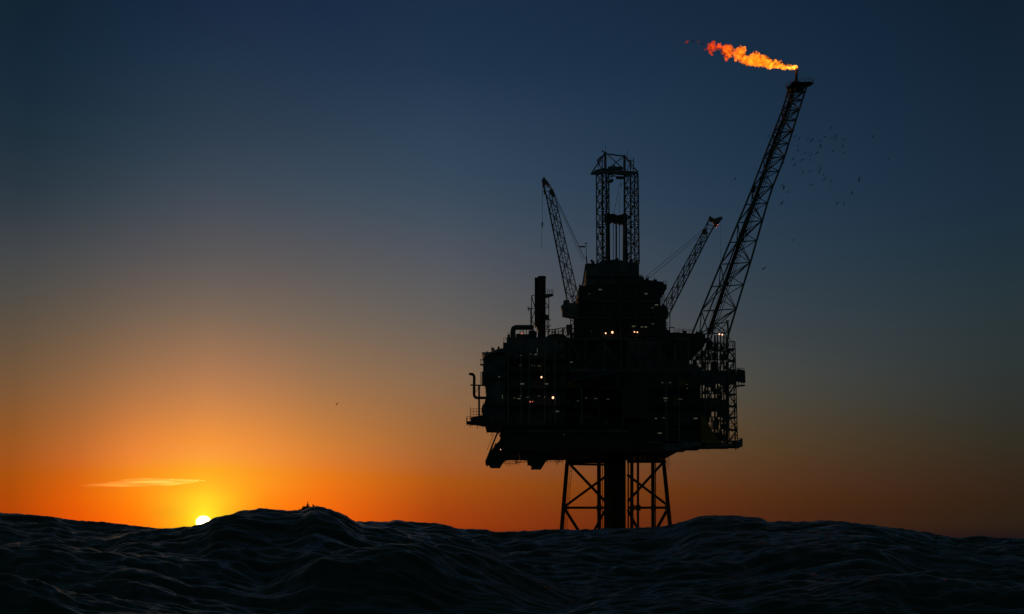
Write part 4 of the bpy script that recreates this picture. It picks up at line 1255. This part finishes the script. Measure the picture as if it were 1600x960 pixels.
mb.tube(W(847.8, 284, DC), W(847.3, 346, DC), .045, 4).tube(W(847, 354, DC), W(845.8, 390, DC), .04, 4)
mb.build('hoist_rope', M['rope'], cl)
mb = MB()
pprism(mb, [(847.4, 345), (848.4, 348.5), (848.3, 352.5), (847.3, 357.5), (846.4, 353), (846.2, 348.6)], DC - .25, DC + .25)
mb.build('hook_block', M['dark'], cl)

cr_ = thing('pedestal_crane', 'lattice crane right of the derrick, boom raised to the right toward the flare boom', 'crane', W(1044, 522, DC + 4))
DR = DC + 4
lattice(cr_, boom_rings((1037, 474), (1045.5, 491.5), (1099.5, 360), (1108.5, 366), DR, 14, 2.6), (.17, .13, .22, .13), .09, M['crane'], cname='boom_chord', bname='boom_bracing', pattern='z')
mb = MB()
for a, b, r_ in (((1099.5, 360), (1109, 341), .18), ((1108.5, 366), (1120, 347), .24), ((1101, 358), (1113, 358), .1), ((1104, 350), (1115, 354), .12), ((1103, 362), (1107, 346), .14)):
    mb.tube(W(*a, DR), W(*b, DR), r_, 6)
pprism(mb, [(1107.4, 340), (1109, 337.2), (1111.5, 339.5), (1116, 341.8), (1121, 340.4), (1124, 339.2), (1128, 338.8), (1129.4, 341.4), (1127, 344), (1124.5, 347), (1121.5, 352), (1118, 355), (1116, 351), (1113, 346.5), (1109, 345.5)], DR - .6, DR + .6)
pprism(mb, [(1097, 360), (1100, 357), (1104, 358.5), (1105.5, 363), (1102, 366), (1098, 363.5)], DR - .6, DR + .6)
mb.build('boom_head', M['crane'], cr_)
mb = MB()
for a, b in (((1096, 361.5), (1008, 433.5)), ((1098, 365), (1012, 436.5))):
    mb.tube(W(*a, DR), W(*b, DR), .055, 4)
mb.build('luffing_rope', M['rope'], cr_)
MB().tube(W(1126.3, 346, DR), W(1126, 405, DR), .03, 4).build('hoist_rope', M['rope'], cr_)
mb = MB()
for a, b in (((1046.8, 490), (1046.8, 521)), ((1040, 492), (1040, 521)), ((1040, 500), (1046.8, 492)), ((1038, 505), (1043, 495)), ((1036, 480), (1040, 492))):
    mb.tube(W(*a, DR), W(*b, DR), .13, 6)
pprism(mb, [(1033, 478), (1037, 474), (1041, 480), (1045, 488), (1044, 494), (1040, 500), (1040, 521), (1031, 521), (1031, 480)], DR, DR + 2)
mb.build('pedestal', M['crane'], cr_)

# ------------------------------------------------------------------ flare boom
DF = Y0 + 10
fb = thing('flare_boom', 'long leaning lattice boom with gas pipes and a round platform at its tip', 'flare boom', W(1110, 530, DF))


def along(pts, y):
    ys = [p[1] for p in pts]
    return float(np.interp(y, ys[::-1] if ys[0] > ys[-1] else ys, [p[0] for p in (pts[::-1] if ys[0] > ys[-1] else pts)]))


cA = [(1232, 141), (1223.3, 170), (1205, 217), (1172, 303), (1126, 413), (1081, 523)]
cD = [(1260, 137), (1247.5, 175), (1225, 248), (1204, 300), (1172, 412), (1139, 519)]
cM = [(1238, 141), (1230, 170), (1213, 215), (1183, 303), (1144, 413), (1107, 523)]
cB = [(1241, 141), (1233.5, 172), (1216, 218), (1180, 303), (1137, 413), (1092, 523)]
nodes = [523, 486, 448, 413, 379, 348, 320, 294, 270, 248, 227, 208, 190, 174, 159, 146, 139]
rings = []
for y in nodes:
    sh = 1.5
    rings.append([W(along(cA, y), y, DF), W(along(cB, y) + 1, y, DF - 5 + (523 - y) * .006), W(along(cD, y - 3), y - 3, DF - 2), W(along(cM, y), y - 1, DF + 5 - (523 - y) * .006)])
lattice(fb, rings, (.30, .22, .31, .36), .15, M['steel'], cname='boom_chord', bname='boom_bracing', pattern='z')
mb = MB()
for j, y in enumerate(nodes[:-1]):
    yn = nodes[j + 1]
    # K bracing on the broad side
    m_ = W((along(cD, yn) + along(cM, yn)) / 2, yn, DF)
    mb.tube(rings[j][2], W(along(cM, (y + yn) / 2), (y + yn) / 2, DF + 2), .13, 5)
    mb.tube(W(along(cM, (y + yn) / 2), (y + yn) / 2, DF + 2), rings[j + 1][2], .13, 5)
    mb.tube(rings[j][0], rings[j][2], .13, 5)
mb.build('side_bracing', M['steel'], fb)
for off, r_ in ((-1.4, .30), (1.6, .22), (4.8, .10), (8.0, .09)):
    pts = [W(x + off * (1 if y > 250 else (y - 100) / 150), y, DF + 1) for x, y in cM]
    mb = MB().path(pts, r_, 8)
    mb.build('gas_pipe', M['stack'], fb, True)
for i in range(26):
    y = 500 - i * 14
    x = along(cM, y) + rng.uniform(-2, 3)
    w_ = rng.uniform(3, 6)
    mb = MB()
    pprism(mb, [(x - w_ / 2, y + 1.5), (x - w_ / 4, y - 1.5), (x + w_ / 2, y - 1), (x + w_ / 3, y + 2)], DF, DF + 2)
    mb.build('pipe_clamp', M['dark'], fb)
mb = MB()
mb.ball(W(1177.2, 296, DF - 1), .62, 10, 8, (1, 1, 1.7)).tube(W(1177, 301, DF - 1), W(1180, 290, DF - 1), .4, 8)
mb.build('pipe_swivel', M['dark'], fb, True)
# ladder up the boom with landings
mb = MB()
la = [W(x - 5, y, DF - 1) for x, y in cM if y > 200]
lb = [W(x - 3.2, y, DF - 1) for x, y in cM if y > 200]
mb.path(la, .05, 4).path(lb, .05, 4)
mb.build('ladder', M['steel'], fb)
# tip platform: an octagonal tray with a conical underside
c0 = W(1249.5, 134, DF)
mb = MB()
nn_ = 12
ringpts = []
tilt = (W(1271, 132.2, DF) - W(1228, 138.2, DF))
ux = tilt / 2
uy = Vector((0, 4.0, 0))
cen = (W(1271, 132.2, DF) + W(1228, 138.2, DF)) / 2
topv, botv = [], []
for i in range(nn_):
    t = 2 * math.pi * i / nn_
    e = ux * math.cos(t) + uy * math.sin(t)
    topv.append(cen + e + Vector((0, 0, .15)))
    botv.append(cen + e * .55 + Vector((-1.0, 0, -.75)))
mb.add([*topv, *botv], [tuple(range(nn_)), tuple(range(2 * nn_ - 1, nn_ - 1, -1))] + [(i, nn_ + i, nn_ + (i + 1) % nn_, (i + 1) % nn_) for i in range(nn_)])
pprism(mb, [(1233, 136), (1236, 130), (1238.5, 127.6), (1248, 127.3), (1256, 128.5), (1262, 130.5), (1258, 137), (1236, 140)], DF - 1.5, DF + 1.5)
mb.build('tip_platform', M['dark'], fb)
mb = MB()
for i in range(nn_):
    a, b = topv[i], topv[(i + 1) % nn_]
    railing([a, b], 1.25, 1.0, .04, mb)
mb.build('railing', M['steel'], fb)
mb = MB()
mb.tube(W(1244.2, 130, DF), W(1244.4, 110, DF), .40, 12).tube(W(1244.4, 112, DF), W(1244.6, 105.5, DF), .34, 12)
mb.build('flare_tip', M['stack'], fb, True)
mb = MB()
for a, b, r_ in (((1136.8, 504), (1138, 522), .3), ((1119, 506), (1137, 504), .16), ((1122, 517), (1135, 506), .12), ((1112, 522), (1117, 500), .2), ((1117, 505), (1110, 535), .2), ((1128, 512), (1135, 524), .12), ((1134, 502), (1139, 502), .25),
                 ((1115, 510), (1134, 523), .14), ((1139, 519), (1134, 545), .34), ((1081, 523), (1079, 530), .3), ((1107, 523), (1101, 560), .3)):
    mb.tube(W(*a, DF - 3), W(*b, DF - 3), r_, 6)
for i in range(40):
    x, y = rng.uniform(1108, 1138), rng.uniform(524, 552)
    mb.tube(W(x, y, DF - 3), W(x + rng.uniform(-7, 7), y + rng.uniform(4, 12), DF - 3), rng.uniform(.08, .2), 5)
mb.build('boom_foot_frame', M['steel'], fb)


# ------------------------------------------------------------------ bright lamps
def floodlight(x, y, D, label, s=1.0, m='lamp_warm', grp=None):
    p = W(x, y, D)
    t = thing('floodlight', label, 'floodlight', p, grp)
    MB().ball(p, .22 * s, 12, 8, (1, .6, 1.15)).build('lens', M[m], t, True)
    mb = MB()
    mb.box((p.x - .3 * s, p.y + .1, p.z + .05), (p.x + .3 * s, p.y + .7, p.z + .42 * s))
    mb.tube((p.x, p.y + .4, p.z + .3), (p.x, p.y + .4, p.z + .95), .07, 5)
    mb.build('housing', M['dark'], t)
    return t


DL = Y0 + 4.4
floodlight(946.4, 521, DL, 'smaller white floodlight just left of the brightest one under the drill module', .85)
floodlight(956.8, 519.6, DL, 'brightest white floodlight under the middle of the drill module', 1.3)
floodlight(991.4, 519, DL, 'left one of the close pair of floodlights under the drill module', .72)
floodlight(995.8, 519.4, DL, 'right one of the close pair of floodlights under the drill module', .72)
floodlight(1124, 522.4, DL, 'left one of two floodlights inside the foot of the flare boom', .85)
floodlight(1128.6, 523.2, DL, 'right one of two floodlights inside the foot of the flare boom', .85)
floodlight(846, 589.6, Y0 - .6, 'single white floodlight high on the left process module', 1.05)
floodlight(864, 621.6, Y0 - .6, 'single bright white floodlight lower on the left process module', 1.3)
floodlight(828.4, 628, Y0 - .6, 'small reddish lamp, the brighter of two low on the left module', .7, 'lamp_red')
floodlight(832.2, 627.8, Y0 - .6, 'faint red lamp, the dimmer of two low on the left module', .5, 'lamp_red')
floodlight(815.6, 521.2, Y0 + 7, 'red lamp under the arched roof duct at the left', .75, 'lamp_red')
floodlight(782.2, 702.8, Y0 + 1, 'tiny white lamp on the hanging housing at the lower left', .4)
floodlight(1121.4, 351.5, DR - 1, 'tiny pink lamp under the head of the right crane boom', .5, 'lamp_red')
floodlight(1119.6, 355.2, DR - 1, 'tiny pink lamp just below its twin on the right crane boom', .45, 'lamp_red')

# ------------------------------------------------------------------ gas flame
DFL = DF
blobs = [(1242.5, 106.6, 2.4), (1239, 106, 3.0), (1234, 105.6, 3.6), (1229, 104.8, 4.2), (1223, 103.8, 5.0), (1217, 102.6, 5.6), (1211, 101.6, 5.8), (1205, 100.6, 6.6), (1199, 98.6, 7.6), (1193, 96.6, 8.6),
         (1187, 95.2, 8.8), (1181, 93.6, 9.0), (1183, 88.0, 6.0), (1175, 91.4, 6.4), (1176, 98.0, 6.4), (1169, 95.6, 7.2), (1163, 92.6, 7.2), (1159, 87.6, 7.0), (1158, 80.6, 6.2), (1161, 77.8, 5.0), (1154, 78.6, 4.6), (1152, 85.6, 5.4), (1150, 91, 3.4),
         (1139, 76.6, 6.4), (1134, 77.4, 5.6), (1137, 83.4, 6.4), (1133, 84, 4.6), (1136, 90, 3.6), (1142, 81.4, 4.2),
         (1124, 73, 4.6), (1119, 74.6, 3.8), (1113, 69.8, 4.6), (1110, 75.0, 4.8), (1112, 81, 4.0), (1106, 76.4, 2.6), (1102, 77.8, 1.5),
         (1073.4, 65.6, 3.0), (1071, 67.4, 1.6), (1090.6, 64.2, 2.2), (1091.4, 66.6, 1.4)]
fr_ = random.Random(3)


def blob_mesh(items, name, D, ry=1.0, jit=.0):
    mb = MB()
    for x, y, r_ in items:
        c = W(x, y, D)
        rr = r_ * D / F / .985
        mb.ball((c.x, c.y + fr_.uniform(-jit, jit), c.z), rr, 14, 10, (1, ry, 1))
    return mb


blobs = [(x, y, r_ * 1.1) for x, y, r_ in blobs]
mb = blob_mesh(blobs, 'gas_flame', DFL, 1.0, .35)
for x, y, r_ in list(blobs):
    for q in range(2):
        t = fr_.uniform(0, 6.28)
        mb.ball(W(x + r_ * .75 * math.cos(t), y + r_ * .75 * math.sin(t), DFL), r_ * .38 * DFL / F, 8, 6)
m = bpy.data.materials.new('burning_gas')
m.use_nodes = True
nn, l = m.node_tree.nodes, m.node_tree.links
nn.remove(nn['Principled BSDF'])
ge = nn.new('ShaderNodeNewGeometry')
se = nn.new('ShaderNodeSeparateXYZ')
l.new(ge.outputs['Position'], se.inputs[0])
tipx, endx = W(1243, 106, DFL).x, W(1100, 76, DFL).x
mr = nn.new('ShaderNodeMapRange')
mr.inputs['From Min'].default_value = tipx
mr.inputs['From Max'].default_value = endx
l.new(se.outputs[0], mr.inputs['Value'])
nz = nn.new('ShaderNodeTexNoise')
nz.inputs['Scale'].default_value = .7
nz.inputs['Detail'].default_value = 5
nz.inputs['Roughness'].default_value = .6
nz.inputs['Distortion'].default_value = .8
l.new(ge.outputs['Position'], nz.inputs['Vector'])
cr1 = nn.new('ShaderNodeValToRGB')       # strength per metre along the flame
cr1.color_ramp.elements[0].position = 0
cr1.color_ramp.elements[0].color = (3.0, 1.0, .08, 1)
cr1.color_ramp.elements[1].position = 1
cr1.color_ramp.elements[1].color = (.16, .012, .0, 1)
for p_, c_ in ((.10, (2.0, .50, .02)), (.35, (1.6, .33, .009)), (.60, (1.5, .28, .007)), (.72, (1.2, .15, .003)), (.85, (.9, .06, .0)), (.98, (.5, .03, 0))):
    e = cr1.color_ramp.elements.new(p_)
    e.color = (*c_, 1)
l.new(mr.outputs[0], cr1.inputs[0])
nr_ = nn.new('ShaderNodeMapRange')
nr_.inputs['From Min'].default_value = .40
nr_.inputs['From Max'].default_value = .66
nr_.inputs['To Min'].default_value = .0
nr_.inputs['To Max'].default_value = 2.4
l.new(nz.outputs['Fac'], nr_.inputs['Value'])
em = nn.new('ShaderNodeEmission')
l.new(cr1.outputs[0], em.inputs['Color'])
l.new(nr_.outputs[0], em.inputs['Strength'])
ab = nn.new('ShaderNodeVolumeAbsorption')
ab.inputs['Color'].default_value = (.1, .05, .02, 1)
ab.inputs['Density'].default_value = .9
ad = nn.new('ShaderNodeAddShader')
l.new(em.outputs[0], ad.inputs[0]); l.new(ab.outputs[0], ad.inputs[1])
l.new(ad.outputs[0], nn['Material Output'].inputs['Volume'])
m.cycles.volume_sampling = 'DISTANCE' if False else 'MULTIPLE_IMPORTANCE'
flame = mb.build('gas_flame', m, None)
tag(flame, 'orange gas flame blown left from the flare boom tip', 'flame')


def remesh_displace(o, vox, tex_size, strength):
    rm = o.modifiers.new('remesh', 'REMESH')
    rm.mode = 'VOXEL'
    rm.voxel_size = vox
    tx = bpy.data.textures.new('billows', 'CLOUDS')
    tx.noise_scale = tex_size
    tx.noise_depth = 3
    dp = o.modifiers.new('billow', 'DISPLACE')
    dp.texture = tx
    dp.texture_coords = 'GLOBAL'
    dp.strength = strength
    dp.mid_level = .5


remesh_displace(flame, .14, 1.0, 1.9)

# thin dark smoke on the upper side of the flame
sm = blob_mesh([(1236, 101.5, 2.2), (1230, 99.5, 2.6), (1224, 98.4, 3.0), (1218, 96.8, 3.0), (1211, 94.2, 3.2), (1205, 92.2, 3.0), (1198, 90, 2.6), (1190, 84, 2.4), (1239, 103, 1.6), (1170, 86, 2.4), (1147, 78, 3.0), (1146, 84, 2.4), (1128, 72, 2.6), (1083, 65, 3.0), (1097, 68, 3.0)], 'smoke', DFL, 1.0, .3)
m = bpy.data.materials.new('thin_soot')
m.use_nodes = True
nn, l = m.node_tree.nodes, m.node_tree.links
nn.remove(nn['Principled BSDF'])
pv = nn.new('ShaderNodeVolumePrincipled')
pv.inputs['Color'].default_value = (.06, .04, .03, 1)
pv.inputs['Density'].default_value = .45
l.new(pv.outputs[0], nn['Material Output'].inputs['Volume'])
smoke = sm.build('smoke', m, None)
tag(smoke, 'faint dark smoke along the upper edge of the gas flame', 'smoke', kind='stuff')
remesh_displace(smoke, .2, .8, 1.2)

# ------------------------------------------------------------------ gulls
def bird_mesh(flap, span=1.35):
    mb = MB()
    # body: spindle along +Y (beak) to -Y (tail)
    prof_ = [(-.36, .008), (-.27, .07), (-.12, .12), (.04, .13), (.16, .10), (.24, .07), (.29, .07), (.33, .045), (.36, .015), (.42, .005)]
    k = 8
    vs = []
    for y, r_ in prof_:
        for i in range(k):
            t = 2 * math.pi * i / k
            vs.append((r_ * math.cos(t), y, r_ * .85 * math.sin(t) + (.02 if y > .2 else 0)))
    fs = [(j * k + i, j * k + (i + 1) % k, (j + 1) * k + (i + 1) % k, (j + 1) * k + i) for j in range(len(prof_) - 1) for i in range(k)]
    fs += [tuple(range(k - 1, -1, -1)), tuple((len(prof_) - 1) * k + i for i in range(k))]
    mb.add(vs, fs)
    mb.add([(-.09, -.44, 0), (.09, -.44, 0), (.04, -.26, .02), (-.04, -.26, .02), (-.09, -.44, -.015), (.09, -.44, -.015), (.04, -.26, -.015), (-.04, -.26, -.015)],
           [(0, 1, 2, 3), (7, 6, 5, 4), (0, 4, 5, 1), (1, 5, 6, 2), (2, 6, 7, 3), (3, 7, 4, 0)])
    h = span / 2
    for s in (-1, 1):
        st_ = [(.05, .15, -.20, 0), (h * .45, .24, -.14, h * .45 * math.tan(flap)), (h * .75, .15, -.15, h * .45 * math.tan(flap) + h * .3 * math.tan(flap * .2)), (h, -.06, -.12, h * .45 * math.tan(flap) + h * .5 * math.tan(flap * .1 - .05))]
        vs = []
        for x, yf, yb, z in st_:
            th = .035 * (1 - x / h) + .01
            vs += [(s * x, yf, z), (s * x, (yf + yb) / 2, z + th), (s * x, yb, z), (s * x, (yf + yb) / 2, z - th)]
        fs = []
        for j in range(3):
            for i in range(4):
                q = (j * 4 + i, j * 4 + (i + 1) % 4, (j + 1) * 4 + (i + 1) % 4, (j + 1) * 4 + i)
                fs.append(q if s > 0 else q[::-1])
        fs += [(12, 13, 14, 15) if s > 0 else (15, 14, 13, 12), (3, 2, 1, 0) if s > 0 else (0, 1, 2, 3)]
        mb.add(vs, fs)
    return mb


bsrc = [bird_mesh(f_).build('seabird', M['bird'], None) for f_ in (.55, .15, -.35)]
z5 = [(127, 188), (115, 258), (118, 308), (222, 185), (260, 200), (348, 210), (358, 264), (359, 284), (190, 340), (226, 330), (254, 362), (323, 338), (63, 408), (157, 414), (244, 410), (80, 470), (167, 545), (246, 537), (350, 480), (358, 508), (345, 545),
      (386, 572), (407, 612), (392, 635), (260, 680), (457, 750), (405, 165), (480, 168), (515, 178), (526, 145), (475, 68), (614, 192), (600, 262), (606, 340), (490, 318), (471, 635), (536, 880), (612, 888), (82, 157)]
birds = [(1230 + x / 6.86, 190 + y / 6.86, None) for x, y in z5]
nz6 = lambda x, y: (1130 + x / 3.69, 180 + y / 3.69)
singles = [
    (*nz6(260, 122), 'small dark seabird alone just left of the upper flare boom'),
    (*nz6(70, 370), 'small dark seabird alone far left of the flare boom middle'),
    (*nz6(401, 94), 'small dark seabird touching the right edge of the upper flare boom'),
    (*nz6(336, 405), 'top seabird of the short string of three beside the flare boom'),
    (*nz6(351, 419), 'middle seabird of the short string of three beside the flare boom'),
    (*nz6(371, 445), 'bottom seabird of the short string of three beside the flare boom'),
    (*nz6(338, 507), 'seabird alone below the short string of three beside the flare boom'),
    (*nz6(403, 720), 'lone seabird far below the flock, right of the flare boom middle'),
    (*nz6(234, 883), 'lowest lone seabird close to the right side of the lower flare boom'),
    (*nz6(863, 122), 'lone seabird high at the upper right beyond the flock'),
    (*nz6(952, 256), 'rightmost seabird of all, alone beyond the flock'),
    (*nz6(782, 370), 'seabird with wings upright at the right edge of the flock'),
    (*nz6(742, 450), 'faint seabird near the lower right edge of the flock'),
    (*nz6(347, 279), 'faint seabird nearest the flare boom at the left edge of the flock'),
    (526.3, 631, 'lone seabird in the orange sky between the sun and the platform'),
]
birds += singles
brng = random.Random(21)
first = [True, True, True]
for i, (x, y, lab) in enumerate(birds):
    k = brng.randrange(3) if i > 2 else i
    if first[k]:
        b = bsrc[k]
        first[k] = False
    else:
        b = bsrc[k].copy()
        C.objects.link(b)
    D = brng.uniform(430, 500)
    b.location = W(x, y, D)
    roll = R(brng.uniform(-62, -28))      # banked across the wind
    yaw = R(brng.uniform(-30, 30) + (180 if brng.random() < .5 else 0))
    if lab and ('upright' in lab or 'middle seabird' in lab):
        roll = R(-80)
    b.rotation_euler = (R(brng.uniform(-12, 12)), roll if abs(yaw) < 1.6 else -roll, yaw)
    s = brng.uniform(1.0, 1.35)
    b.scale = (s, s, s)
    tag(b, lab or 'small dark seabird banking within the loose flock right of the flare boom', 'seabird', 'seabirds wheeling around the platform')
